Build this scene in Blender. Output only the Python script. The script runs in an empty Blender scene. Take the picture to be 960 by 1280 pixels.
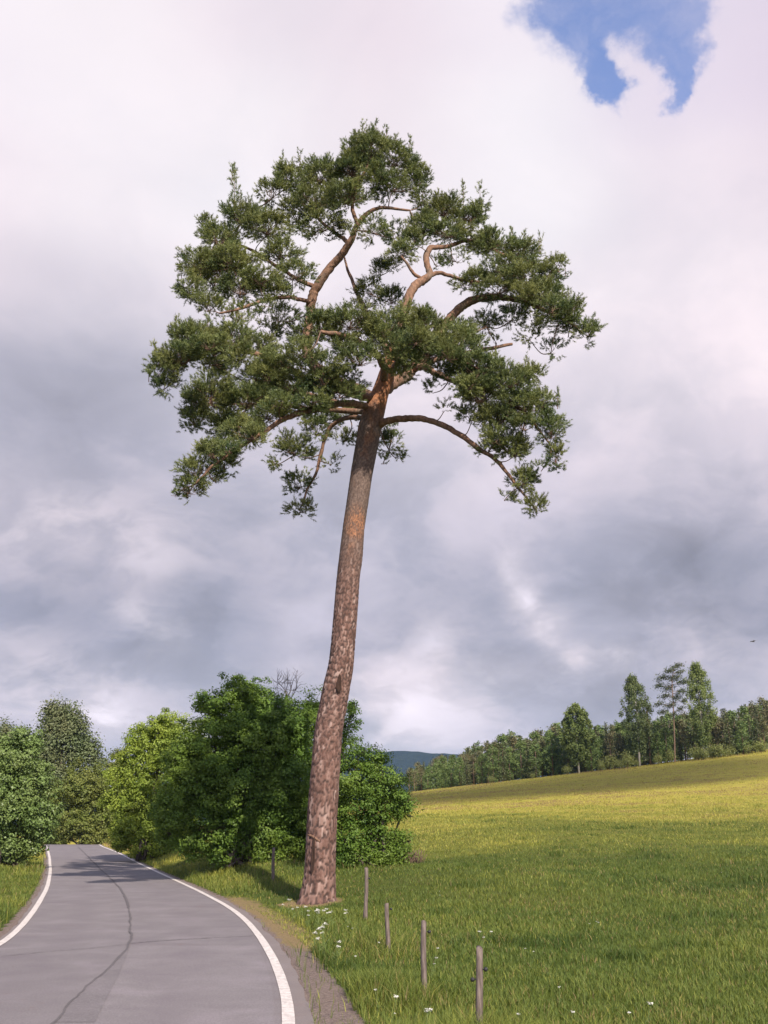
import bpy, math, random
import numpy as np
from mathutils import Vector

rng = np.random.default_rng(11)
random.seed(11)
S = bpy.context.scene
COL = S.collection
R = math.radians

# ------------------------------------------------------------------ camera
CAM_H = 1.75
FPX = 1280.0
PITCH = math.atan(396 / FPX)
SP, CP = math.sin(PITCH), math.cos(PITCH)
cd = bpy.data.cameras.new('camera')
cam = bpy.data.objects.new('camera', cd)
COL.objects.link(cam)
cam.location = (0, 0, CAM_H)
cam.rotation_euler = (math.pi / 2 + PITCH, 0, 0)
cd.sensor_width = 36
cd.lens = 36
cd.clip_end = 20000
S.camera = cam

EXPOSURE = 0.62
S.view_settings.view_transform = 'Standard'
S.view_settings.look = 'None'
S.view_settings.gamma = 1
S.view_settings.use_curve_mapping = False
S.view_settings.exposure = EXPOSURE
S.cycles.use_denoising = True
S.cycles.max_bounces = 8
S.cycles.diffuse_bounces = 3
S.cycles.transmission_bounces = 4
S.cycles.transparent_max_bounces = 40
S.cycles.volume_bounces = 1
S.cycles.sample_clamp_indirect = 5

SUN_EL = R(38)
SUN_AZ = math.atan2(0.36, -0.93)          # behind the camera, to the right
SUN_STRENGTH = 5.0
sund = bpy.data.lights.new('sun', 'SUN')
sund.energy = SUN_STRENGTH
sund.angle = R(0.55)
sund.color = (1.0, 0.90, 0.78)
suno = bpy.data.objects.new('sun', sund)
COL.objects.link(suno)
SUN_DIR = Vector((math.sin(SUN_AZ) * math.cos(SUN_EL), math.cos(SUN_AZ) * math.cos(SUN_EL), math.sin(SUN_EL)))
suno.rotation_euler = (-SUN_DIR).to_track_quat('-Z', 'Y').to_euler()
suno.location = (30, -40, 60)


# ------------------------------------------------------------------ pixel helpers (photo pixels, 960 x 1280)
def ray(px, py):
    u = (px - 480) / FPX
    v = (640 - py) / FPX
    return np.array([u, CP - v * SP, SP + v * CP])


def at(px, py, Y):
    d = ray(px, py)
    return d * (Y / d[1]) + np.array([0, 0, CAM_H])


def topx(p):
    x, y, z = p[0], p[1], p[2] - CAM_H
    f = y * CP + z * SP
    return 480 + FPX * x / f, 640 - FPX * (-y * SP + z * CP) / f


def lin(c):
    return tuple((v / 255 / 12.92) if v / 255 <= 0.04045 else ((v / 255 + 0.055) / 1.055) ** 2.4 for v in c)


# ------------------------------------------------------------------ node helper
class NT:
    def __init__(s, tree):
        s.t = tree
        s.n = tree.nodes
        s.l = tree.links

    def add(s, typ, **kw):
        n = s.n.new(typ)
        for k, v in kw.items():
            setattr(n, k, v)
        return n

    def put(s, sock, v):
        if isinstance(v, bpy.types.NodeSocket):
            s.l.new(v, sock)
        elif v is not None:
            sock.default_value = v

    def math(s, op, a, b=None, c=None, clamp=False):
        n = s.add('ShaderNodeMath', operation=op)
        n.use_clamp = clamp
        s.put(n.inputs[0], a)
        if b is not None:
            s.put(n.inputs[1], b)
        if c is not None:
            s.put(n.inputs[2], c)
        return n.outputs[0]

    def vmath(s, op, a, b=None, scale=None):
        n = s.add('ShaderNodeVectorMath', operation=op)
        s.put(n.inputs[0], a)
        if b is not None:
            s.put(n.inputs[1], b)
        if scale is not None:
            s.put(n.inputs['Scale'], scale)
        return n.outputs['Value'] if op in ('DOT_PRODUCT', 'LENGTH', 'DISTANCE') else n.outputs[0]

    def mix(s, f, a, b, blend='MIX'):
        n = s.add('ShaderNodeMix', data_type='RGBA', blend_type=blend)
        s.put(n.inputs[0], f)
        s.put(n.inputs[6], a if not isinstance(a, tuple) else (*a[:3], 1))
        s.put(n.inputs[7], b if not isinstance(b, tuple) else (*b[:3], 1))
        return n.outputs[2]

    def noise(s, vec, scale, detail=3, rough=0.5, out='Fac', dist=0.0):
        n = s.add('ShaderNodeTexNoise')
        if vec is not None:
            s.l.new(vec, n.inputs['Vector'])
        n.inputs['Scale'].default_value = scale
        n.inputs['Detail'].default_value = detail
        n.inputs['Roughness'].default_value = rough
        n.inputs['Distortion'].default_value = dist
        return n.outputs[0] if out == 'Fac' else n.outputs[1]

    def sstep(s, x, lo, hi):
        n = s.add('ShaderNodeMapRange', interpolation_type='SMOOTHSTEP')
        s.put(n.inputs[0], x)
        n.inputs[1].default_value = lo
        n.inputs[2].default_value = hi
        return n.outputs[0]

    def ramp(s, fac, stops, interp='LINEAR'):
        n = s.add('ShaderNodeValToRGB')
        cr = n.color_ramp
        cr.interpolation = interp
        while len(cr.elements) < len(stops):
            cr.elements.new(0.5)
        for e, (p, c) in zip(cr.elements, stops):
            e.position = p
            e.color = (*c[:3], 1)
        s.put(n.inputs[0], fac)
        return n.outputs[0]

    def attr(s, name):
        return s.add('ShaderNodeAttribute', attribute_name=name).outputs['Fac']


# ------------------------------------------------------------------ sky: broken cloud over blue, laid out by compass direction
SKY_ROWS = [0, 100, 200, 300, 400, 500, 600, 700, 760, 800, 850, 920, 1000]
SKY = [
    [(250, 243, 247), (248, 240, 244), (241, 230, 237), (238, 226, 234), (246, 237, 244), (234, 224, 238), (226, 214, 229)],
    [(250, 240, 246), (250, 243, 247), (246, 237, 242), (240, 229, 236), (251, 244, 248), (232, 222, 236), (224, 212, 227)],
    [(243, 232, 239), (252, 246, 249), (252, 247, 250), (245, 236, 241), (254, 249, 252), (238, 228, 237), (229, 217, 228)],
    [(228, 218, 227), (246, 238, 243), (250, 244, 248), (245, 236, 241), (253, 247, 250), (246, 237, 242), (240, 228, 235)],
    [(205, 198, 210), (226, 217, 226), (242, 232, 239), (240, 230, 238), (247, 238, 243), (245, 234, 241), (248, 238, 243)],
    [(180, 178, 193), (191, 188, 202), (213, 207, 218), (228, 219, 228), (231, 221, 230), (235, 224, 232), (242, 230, 237)],
    [(205, 196, 209), (196, 192, 206), (195, 191, 205), (212, 206, 218), (211, 205, 218), (215, 207, 219), (220, 210, 221)],
    [(186, 182, 197), (205, 196, 207), (188, 185, 200), (194, 190, 205), (188, 185, 201), (178, 176, 191), (187, 183, 198)],
    [(160, 160, 180), (175, 173, 190), (172, 171, 188), (184, 182, 198), (189, 186, 202), (178, 175, 190), (171, 169, 186)],
    [(178, 175, 193), (190, 186, 201), (180, 178, 194), (182, 179, 195), (195, 191, 206), (196, 190, 204), (178, 174, 190)],
    [(200, 192, 205), (190, 186, 200), (190, 186, 200), (215, 206, 216), (205, 198, 210), (205, 197, 210), (196, 190, 203)],
    [(205, 198, 210), (205, 198, 210), (200, 195, 208), (215, 208, 218), (200, 195, 210), (205, 198, 210), (200, 194, 207)],
    [(205, 198, 210), (205, 198, 210), (200, 195, 208), (210, 204, 214), (200, 195, 210), (205, 198, 210), (200, 194, 207)],
]
_sk = np.array([[lin(c) for c in row] for row in SKY])


def sky_px(px, py):
    x = min(max(px / 160.0, 0), 5.999)
    i = int(x)
    fx = x - i
    ys = SKY_ROWS
    y = min(max(py, 0), ys[-1] - 0.01)
    j = max(k for k in range(len(ys) - 1) if ys[k] <= y)
    fy = (y - ys[j]) / (ys[j + 1] - ys[j])
    a = _sk[j, i] * (1 - fx) + _sk[j, i + 1] * fx
    b = _sk[j + 1, i] * (1 - fx) + _sk[j + 1, i + 1] * fx
    return a * (1 - fy) + b * fy


def dir_px(px, py):
    d = ray(px, py)
    return tuple(d / np.linalg.norm(d))


world = bpy.data.worlds.new('World')
S.world = world
world.use_nodes = True
wn = NT(world.node_tree)
wn.n.clear()
SKYGAIN = 0.5 ** EXPOSURE
geo = wn.add('ShaderNodeTexCoord')
D = wn.vmath('NORMALIZE', geo.outputs['Generated'])
sx = wn.add('ShaderNodeSeparateXYZ')
wn.l.new(D, sx.inputs[0])
# cloud-deck coordinates (flatten towards the horizon the way a real cloud layer does)
den = wn.math('ADD', wn.math('MAXIMUM', sx.outputs[2], 0.0), 0.45)
deck = wn.add('ShaderNodeCombineXYZ')
wn.l.new(wn.math('DIVIDE', sx.outputs[0], den), deck.inputs[0])
wn.l.new(wn.math('DIVIDE', sx.outputs[1], den), deck.inputs[1])
wv = wn.noise(deck.outputs[0], 2.3, 5, 0.55, out='Color')
wv = wn.vmath('SUBTRACT', wv, (0.5, 0.5, 0.5))
DW = wn.vmath('ADD', D, wn.vmath('SCALE', wv, scale=0.11))
sw = wn.add('ShaderNodeSeparateXYZ')
wn.l.new(DW, sw.inputs[0])
az = wn.math('MULTIPLY', wn.math('ARCTAN2', sw.outputs[0], sw.outputs[1]), 180 / math.pi)
el = wn.math('MULTIPLY', wn.math('ARCSINE', sw.outputs[2]), 180 / math.pi)
el01 = wn.math('DIVIDE', el, 50.0, clamp=True)
AZS = [-27, -18, -9, 0, 9, 18, 27]
ELS = [0, 3, 6, 8, 10, 13, 16, 20, 24, 28, 33, 38, 44, 50]


def px_of(a, e):
    a, e = R(a), R(e)
    return topx((math.sin(a) * math.cos(e), math.cos(a) * math.cos(e), math.sin(e) + CAM_H))


cur = None
for k, a in enumerate(AZS):
    st = [(e / 50.0, sky_px(*px_of(a, e))) for e in ELS]
    rp = wn.ramp(el01, st, 'EASE')
    if cur is None:
        cur = rp
    else:
        cur = wn.mix(wn.sstep(az, AZS[k - 1], a), cur, rp)
# billows
f1 = wn.noise(deck.outputs[0], 4.5, 8, 0.56, dist=0.5)
f2 = wn.noise(deck.outputs[0], 1.1, 4, 0.5)
low = wn.sstep(sx.outputs[2], 0.62, 0.2)
amp = wn.math('MULTIPLY_ADD', low, 0.8, 0.16)
bil = wn.math('MULTIPLY_ADD', wn.math('SUBTRACT', f1, 0.5), amp, 1.0)
f3 = wn.noise(wn.vmath('ADD', deck.outputs[0], wn.vmath('SCALE', wv, scale=0.5)), 4.4, 9, 0.56)
bil = wn.math('ADD', bil, wn.math('MULTIPLY', wn.math('SUBTRACT', wn.sstep(f3, 0.42, 0.60), 0.5), wn.math('MULTIPLY_ADD', low, 0.14, 0.025)))
bil = wn.math('ADD', bil, wn.math('MULTIPLY', wn.math('SUBTRACT', f2, 0.5), wn.math('MULTIPLY', amp, 0.5)))
cl = wn.vmath('SCALE', cur, scale=bil)


def blob(px, py, r, vec=None, power=1.0):
    d = dir_px(px, py)
    dot = wn.vmath('DOT_PRODUCT', wn.vmath('NORMALIZE', vec or DW), d)
    s = (r / FPX) ** 2
    return wn.math('EXPONENT', wn.math('DIVIDE', wn.math('SUBTRACT', dot, 1.0), s))


# sunlit puffs low in the deck
puff = None
DP = wn.vmath('ADD', D, wn.vmath('SCALE', wv, scale=0.09))
for (px, py, r, g) in [(30, 625, 48, .16), (95, 655, 40, .14), (190, 690, 28, .16), (165, 768, 15, .2), (205, 798, 22, .3), (40, 850, 42, .12), (130, 865, 30, .14), (128, 912, 26, .35), (70, 905, 24, .15),
                       (638, 712, 12, .25), (654, 752, 14, .42), (685, 783, 15, .5), (710, 830, 14, .28), (762, 832, 14, .2), (546, 800, 18, .2), (520, 862, 55, .10), (600, 872, 34, .10), (880, 800, 30, .12), (770, 775, 42, .08), (500, 905, 40, .08)]:
    b = wn.math('MULTIPLY', blob(px, py, r, DP), g)
    puff = b if puff is None else wn.math('ADD', puff, b)
puff = wn.math('MULTIPLY', puff, wn.math('MULTIPLY_ADD', wn.sstep(f3, 0.36, 0.6), 0.95, 0.4))
dk = None
for (px, py, r, g) in [(70, 782, 55, .17), (225, 740, 60, .10), (130, 535, 80, .10), (555, 762, 55, .12), (640, 825, 42, .14), (870, 710, 85, .13), (915, 785, 45, .12), (300, 868, 40, .08), (300, 640, 50, .06), (760, 880, 40, .04), (30, 480, 60, .06)]:
    b = wn.math('MULTIPLY', blob(px, py, r, DP), g)
    dk = b if dk is None else wn.math('ADD', dk, b)
cl = wn.vmath('SCALE', cl, scale=wn.math('SUBTRACT', 1.0, wn.math('MULTIPLY', dk, 1.25)))
cl = wn.vmath('MULTIPLY', cl, wn.mix(wn.sstep(wn.math('ADD', bil, wn.math('SUBTRACT', puff, dk)), 0.8, 1.2), (0.955, 0.985, 1.03), (1.03, 1.0, 0.99)))
cl = wn.vmath('ADD', cl, wn.vmath('MULTIPLY', wn.vmath('SCALE', (1.0, 0.9, 0.93), scale=puff), (0.8, 0.8, 0.8)))
# the blue opening
hole = None
DH = wn.vmath('ADD', D, wn.vmath('SCALE', wn.vmath('SUBTRACT', wn.noise(D, 9.0, 7, 0.6, out='Color'), (0.5, 0.5, 0.5)), scale=0.16))
for (px, py, r, g) in [(715, 5, 34, 1.0), (725, 55, 34, 1.0), (735, 105, 17, 1.0), (775, 25, 34, 0.75), (860, 70, 24, 0.95), (832, 115, 18, 1.0), (868, 25, 22, 0.55), (815, 40, 24, 0.55), (745, -50, 48, .8), (820, -60, 45, 0.7), (735, 128, 15, .9), (834, 132, 14, .9), (840, 85, 20, .6), (875, 45, 18, .6), (800, 15, 26, .35)]:
    b = wn.math('MULTIPLY', blob(px, py, r, DH), g)
    hole = b if hole is None else wn.math('ADD', hole, b)
hole = wn.math('ADD', hole, wn.math('MULTIPLY', wn.math('SUBTRACT', wn.noise(D, 22.0, 6, 0.6), 0.5), 0.35))
holem = wn.math('MULTIPLY', wn.sstep(hole, 0.36, 1.5), wn.math('MULTIPLY_ADD', wn.sstep(wn.noise(DH, 7.0, 6, 0.6), 0.4, 0.7), -0.28, 0.97))
sky = wn.add('ShaderNodeTexSky', sky_type='NISHITA')
sky.sun_disc = False
sky.sun_elevation = SUN_EL
sky.sun_rotation = SUN_AZ
sky.air_density = 1.2
sky.dust_density = 1.2
sky.ozone_density = 1.2
clear = wn.vmath('MULTIPLY', sky.outputs[0], (0.205, 0.195, 0.240))
# away from the photographed part the sky is broken cloud too
back = wn.vmath('DOT_PRODUCT', D, dir_px(480, 500))
brk = wn.sstep(f2, 0.42, 0.62)
rest = wn.mix(brk, clear, (0.52, 0.50, 0.56))
front = wn.sstep(back, 0.55, 0.86)
frame = wn.mix(holem, cl, wn.vmath('MULTIPLY', clear, (1.0, 1.0, 1.0)))
tot = wn.mix(front, rest, frame)
bg = wn.add('ShaderNodeBackground')
wn.l.new(tot, bg.inputs[0])
bg.inputs[1].default_value = SKYGAIN
wo = wn.add('ShaderNodeOutputWorld')
wn.l.new(bg.outputs[0], wo.inputs[0])


# ------------------------------------------------------------------ numeric noise
def _hash(ix, iy, iz, seed):
    n = (ix.astype(np.int64) * 374761393 + iy.astype(np.int64) * 668265263 + iz.astype(np.int64) * 2147483647 + seed * 1274126177) & 0xFFFFFFFF
    n = ((n ^ (n >> 13)) * 1274126177) & 0xFFFFFFFF
    n = n ^ (n >> 16)
    return (n & 0xFFFFFF) / float(0xFFFFFF)


def vnoise(x, y, z=None, seed=0):
    x = np.asarray(x, float)
    y = np.asarray(y, float)
    z = np.zeros_like(x) if z is None else np.asarray(z, float)
    xi, yi, zi = np.floor(x), np.floor(y), np.floor(z)
    fx, fy, fz = x - xi, y - yi, z - zi
    fx, fy, fz = [f * f * (3 - 2 * f) for f in (fx, fy, fz)]
    r = 0
    for a in (0, 1):
        for b in (0, 1):
            for c in (0, 1):
                w = (fx if a else 1 - fx) * (fy if b else 1 - fy) * (fz if c else 1 - fz)
                r = r + w * _hash(xi + a, yi + b, zi + c, seed)
    return r


def fbm(x, y, z=None, seed=0, oct=4):
    s, a, t = 0, 0.5, 0
    for o in range(oct):
        k = 2.0 ** o
        s = s + a * vnoise(x * k, y * k, None if z is None else z * k, seed + o * 17)
        t += a
        a *= 0.5
    return s / t


def ss(x, lo, hi):
    t = np.clip((np.asarray(x, float) - lo) / (hi - lo), 0, 1)
    return t * t * (3 - 2 * t)


# ------------------------------------------------------------------ terrain
CREST = 0.55


def zroad(y):
    return CREST * ss(y, 28, 85) - 1.0 * ss(y, 84, 130)


def hit_road(px, py):
    d = ray(px, py)
    d = d / d[1]
    t = 5.0
    while t < 140:
        if CAM_H + d[2] * t <= zroad(t):
            break
        t += 0.02
    return d[0] * t, t


RIGHT_PX = [(368, 1278), (357, 1236), (345, 1203), (327, 1173), (305, 1147), (280, 1130), (245, 1112), (210, 1096), (175, 1080), (150, 1067), (128, 1058.5), (110, 1054.5)]
LEFT_PX = [(0, 1184), (25, 1161), (45, 1135), (59, 1110), (63, 1090), (62, 1072), (59, 1060), (56, 1056)]
er = [(0.35, -30), (0.15, -15), (-0.35, 0)] + [hit_road(*p) for p in RIGHT_PX]
el_ = [(-3.9, -30), (-4.1, -15), (-4.45, 0), (-4.85, 8)] + [hit_road(*p) for p in LEFT_PX]
er += [(er[-1][0] - 9, er[-1][1] + 11), (er[-1][0] - 34, er[-1][1] + 24), (er[-1][0] - 130, er[-1][1] + 42)]
el_ += [(el_[-1][0] - 9, el_[-1][1] + 11), (el_[-1][0] - 34, el_[-1][1] + 23), (el_[-1][0] - 130, el_[-1][1] + 41)]
_ys = np.arange(-30, 160, 0.25)


def smooth_edge(e):
    e = np.array(sorted(e, key=lambda p: p[1]))
    x = np.interp(_ys, e[:, 1], e[:, 0])
    k = np.exp(-0.5 * (np.arange(-16, 17) / 7.0) ** 2)
    k /= k.sum()
    xp = np.concatenate([x[0] + (np.arange(-16, 0)) * (x[1] - x[0]), x, x[-1] + np.arange(1, 17) * (x[-1] - x[-2])])
    return np.convolve(xp, k, 'valid')


_xr = smooth_edge(er)
_xl = smooth_edge(el_)


def xr(y):
    return np.interp(y, _ys, _xr)


def xl(y):
    return np.interp(y, _ys, _xl)


HEDGE = np.array([(2.5, 31), (-2, 35), (-6, 40), (-9.5, 47), (-13, 56)])


def hedge_dist(x, y):
    best = np.full(np.shape(x), 1e9)
    for (ax, ay), (bx, by) in zip(HEDGE[:-1], HEDGE[1:]):
        vx, vy = bx - ax, by - ay
        t = np.clip(((x - ax) * vx + (y - ay) * vy) / (vx * vx + vy * vy), 0, 1)
        best = np.minimum(best, np.hypot(x - ax - t * vx, y - ay - t * vy))
    return best


def height(x, y, bumps=True):
    x = np.asarray(x, float)
    y = np.asarray(y, float)
    dr = x - xr(y)
    dl = xl(y) - x
    w = 1 - ss(dr, 6, 30)
    wl = 1 - ss(dl, 8, 40) * 0.4
    z = zroad(y) * w * wl + (CREST * ss(y, 28, 85)) * (1 - w * wl)
    t = np.clip((y - 12) / 188.0, 0, None)
    g = np.where(t <= 1, np.power(np.maximum(t, 1e-6), 1.22), 1 + 0.35 * (1 - np.exp(-(t - 1) * 1.6)))
    F = (7.3 + 0.108 * np.clip(x, -60, 160)) * g * ss(dr, 0.6, 22) * ss(x, -60, 6)
    F = F * (1 - 0.9 * ss(y, 420, 900))
    z = z + F
    z = z + (0.55 + 0.45 * ss(y, 38, 52)) * np.exp(-(hedge_dist(x, y) / 4.0) ** 2) * ss(dr, 0.3, 3.0)
    z = z + 0.28 * ss(dl, 0.3, 3.5) * ss(y, 2, 12)          # left verge sits a little higher
    z = z + 0.55 * ss(dl, 1.5, 7) * ss(y, 24, 40)
    out = np.maximum(dr, dl)
    if bumps:
        off = ss(out, 0.1, 1.5)
        z = z + off * 0.10 * (fbm(x * 0.45, y * 0.45, seed=3) - 0.5)
    return z


def hit(px, py, tmax=400):
    d = ray(px, py)
    d = d / d[1]
    t = np.arange(4, tmax, 0.05)
    z = height(d[0] * t, t, bumps=False)
    k = np.argmax(CAM_H + d[2] * t <= z)
    return np.array([d[0] * t[k], t[k], float(height(d[0] * t[k], t[k]))])


# ------------------------------------------------------------------ mesh building
def mesh(name, V, F, mat=None, parent=None, base=(0, 0, 0), smooth=False, attrs=None, mats=None, midx=None):
    V = np.ascontiguousarray(np.asarray(V, np.float32) - np.asarray(base, np.float32))
    F = np.ascontiguousarray(np.asarray(F, np.int32))
    me = bpy.data.meshes.new(name)
    nv, (nf, k) = len(V), F.shape
    me.vertices.add(nv)
    me.vertices.foreach_set('co', V.ravel())
    me.loops.add(nf * k)
    me.polygons.add(nf)
    me.loops.foreach_set('vertex_index', F.ravel())
    me.polygons.foreach_set('loop_start', np.arange(0, nf * k, k, dtype=np.int32))
    if smooth:
        me.polygons.foreach_set('use_smooth', np.ones(nf, bool))
    for m in ([mat] if mats is None else mats):
        if m:
            me.materials.append(m)
    if midx is not None:
        me.polygons.foreach_set('material_index', np.asarray(midx, np.int32))
    for an, av in (attrs or {}).items():
        a = me.attributes.new(an, 'FLOAT', 'POINT')
        a.data.foreach_set('value', np.asarray(av, np.float32))
    me.update(calc_edges=True)
    o = bpy.data.objects.new(name, me)
    COL.objects.link(o)
    if parent is not None:
        o.parent = parent
    else:
        o.location = base
    return o


class MB:
    """collects quads"""
    def __init__(s):
        s.V, s.F, s.n, s.A = [], [], 0, []

    def add(s, V, F, a=0.0):
        s.V.append(np.asarray(V, float))
        s.F.append(np.asarray(F, int) + s.n)
        s.A.append(np.full(len(V), a))
        s.n += len(V)

    def build(s, name, mat, parent=None, base=(0, 0, 0), smooth=True):
        return mesh(name, np.concatenate(s.V), np.concatenate(s.F), mat, parent, base, smooth, {'tint': np.concatenate(s.A)})


def spline(pts, n):
    """Catmull-Rom through rows of pts (any dimension)"""
    P = np.asarray(pts, float)
    if len(P) == 2:
        return P[0] + (P[1] - P[0]) * np.linspace(0, 1, n)[:, None]
    Q = np.vstack([2 * P[0] - P[1], P, 2 * P[-1] - P[-2]])
    T = np.linspace(0, len(P) - 1 - 1e-9, n)
    i = T.astype(int)
    t = (T - i)[:, None]
    a, b, c, d = Q[i], Q[i + 1], Q[i + 2], Q[i + 3]
    return 0.5 * (2 * b + (c - a) * t + (2 * a - 5 * b + 4 * c - d) * t ** 2 + (3 * b - a - 3 * c + d) * t ** 3)


def tube(P, r, k=8, cap=True, wob=0.0):
    P = np.asarray(P, float)
    r = np.broadcast_to(np.asarray(r, float), (len(P),))
    T = np.gradient(P, axis=0)
    T /= np.linalg.norm(T, axis=1)[:, None] + 1e-12
    ref = np.array([1.0, 0.13, 0.07]) if abs(T[0][0]) < 0.8 else np.array([0.1, 0.1, 1.0])
    N = ref - T[0] * ref.dot(T[0])
    V = []
    th = np.linspace(0, 2 * math.pi, k, endpoint=False)
    for i in range(len(P)):
        N = N - T[i] * N.dot(T[i])
        N /= np.linalg.norm(N) + 1e-12
        B = np.cross(T[i], N)
        rr = r[i] * (1 + wob * (rng.random(k) - 0.5)) if wob else np.full(k, r[i])
        V.append(P[i] + (np.cos(th) * rr)[:, None] * N + (np.sin(th) * rr)[:, None] * B)
    n = len(P)
    V = np.concatenate(V)
    i = np.arange(n - 1)[:, None] * k
    j = np.arange(k)[None, :]
    F = np.stack([i + j, i + (j + 1) % k, i + k + (j + 1) % k, i + k + j], -1).reshape(-1, 4)
    if cap:
        V = np.vstack([V, P[:1] - T[0] * 0.0, P[-1:] + T[-1] * r[-1] * 0.3])
        c0, c1 = n * k, n * k + 1
        ex = []
        for q in range(0, k, 2):
            ex.append([c0, (q + 2) % k, (q + 1) % k, q])
            b = (n - 1) * k
            ex.append([c1, b + q, b + (q + 1) % k, b + (q + 2) % k])
        F = np.vstack([F, np.array(ex)])
    return V, F


def unit(v):
    return v / (np.linalg.norm(v, axis=-1, keepdims=True) + 1e-9)


def leaf_quads(P, N, size, aspect=0.6, tint=None, fold=0.25):
    """diamond leaves at P facing N"""
    n = len(P)
    N = unit(N)
    a = unit(np.cross(N, unit(rng.normal(size=(n, 3)))))
    b = np.cross(N, a)
    s = np.broadcast_to(np.asarray(size, float), (n,))[:, None]
    V = np.empty((n, 4, 3))
    V[:, 0] = P - a * s * 0.5
    V[:, 1] = P + b * s * aspect * 0.5 + N * s * fold * 0.3
    V[:, 2] = P + a * s * 0.5 - N * s * fold * 0.3
    V[:, 3] = P - b * s * aspect * 0.5 + N * s * fold * 0.3
    F = np.arange(n * 4).reshape(n, 4)
    A = np.repeat(tint if tint is not None else rng.random(n), 4)
    return V.reshape(-1, 3), F, A


# ------------------------------------------------------------------ tags
def tag(o, label=None, cat=None, group=None, kind=None):
    if label:
        o['label'] = label
    if cat:
        o['category'] = cat
    if group:
        o['group'] = group
    if kind:
        o['kind'] = kind
    return o


def thing(name, base, label, cat, group=None):
    o = bpy.data.objects.new(name, None)
    o.empty_display_size = 0.3
    COL.objects.link(o)
    o.location = tuple(float(v) for v in base)
    return tag(o, label, cat, group)


def copy_tree(root, loc, rz=0, sc=1.0, label=None):
    r = root.copy()
    COL.objects.link(r)
    r.location = tuple(float(v) for v in loc)
    r.rotation_euler = (0, 0, rz)
    r.scale = (sc, sc, sc) if not isinstance(sc, tuple) else sc
    if label:
        r['label'] = label
    for ch in list(root.children):
        c = ch.copy()
        COL.objects.link(c)
        c.parent = r
        for g in list(ch.children):
            d = g.copy()
            COL.objects.link(d)
            d.parent = c
    return r


# ------------------------------------------------------------------ materials
def newmat(name):
    m = bpy.data.materials.new(name)
    m.use_nodes = True
    t = NT(m.node_tree)
    p = m.node_tree.nodes['Principled BSDF']
    p.inputs['Specular IOR Level'].default_value = 0.3
    return m, t, p


def leaf_mat(name, dark, light, trans=0.3, gloss=0.55, warm=None, patch=1.2):
    m, t, p = newmat(name)
    out = m.node_tree.nodes['Material Output']
    tc = t.add('ShaderNodeTexCoord').outputs['Object']
    col = t.mix(t.attr('tint'), dark, light)
    n = t.noise(tc, patch, 3, 0.6)
    col = t.mix(t.sstep(n, 0.35, 0.7), col, t.mix(0.5, col, warm or light))
    t.put(p.inputs['Base Color'], col)
    p.inputs['Roughness'].default_value = gloss
    tr = t.add('ShaderNodeBsdfTranslucent')
    t.put(tr.inputs[0], t.mix(0.5, col, t.mix(1.0, col, (1.3, 1.35, 0.6), 'MULTIPLY')))
    mx = t.add('ShaderNodeMixShader')
    mx.inputs[0].default_value = trans
    t.l.new(p.outputs[0], mx.inputs[1])
    t.l.new(tr.outputs[0], mx.inputs[2])
    t.l.new(mx.outputs[0], out.inputs[0])
    return m


def bark_mat(name, c0, c1, scale=(14, 14, 3), bump=0.02, moss=None):
    m, t, p = newmat(name)
    tc = t.add('ShaderNodeTexCoord').outputs['Object']
    v = t.vmath('MULTIPLY', tc, scale)
    n = t.noise(v, 1.0, 6, 0.65, dist=0.4)
    col = t.ramp(n, [(0.3, c0), (0.52, tuple((a + b) / 2 for a, b in zip(c0, c1))), (0.72, c1)])
    if moss:
        col = t.mix(t.math('MULTIPLY', t.sstep(t.noise(tc, 2.0, 4), 0.5, 0.7), 0.6), col, moss)
    t.put(p.inputs['Base Color'], col)
    p.inputs['Roughness'].default_value = 0.9
    b = t.add('ShaderNodeBump')
    b.inputs['Strength'].default_value = 0.8
    b.inputs['Distance'].default_value = bump
    t.l.new(n, b.inputs['Height'])
    t.l.new(b.outputs[0], p.inputs['Normal'])
    return m


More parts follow.
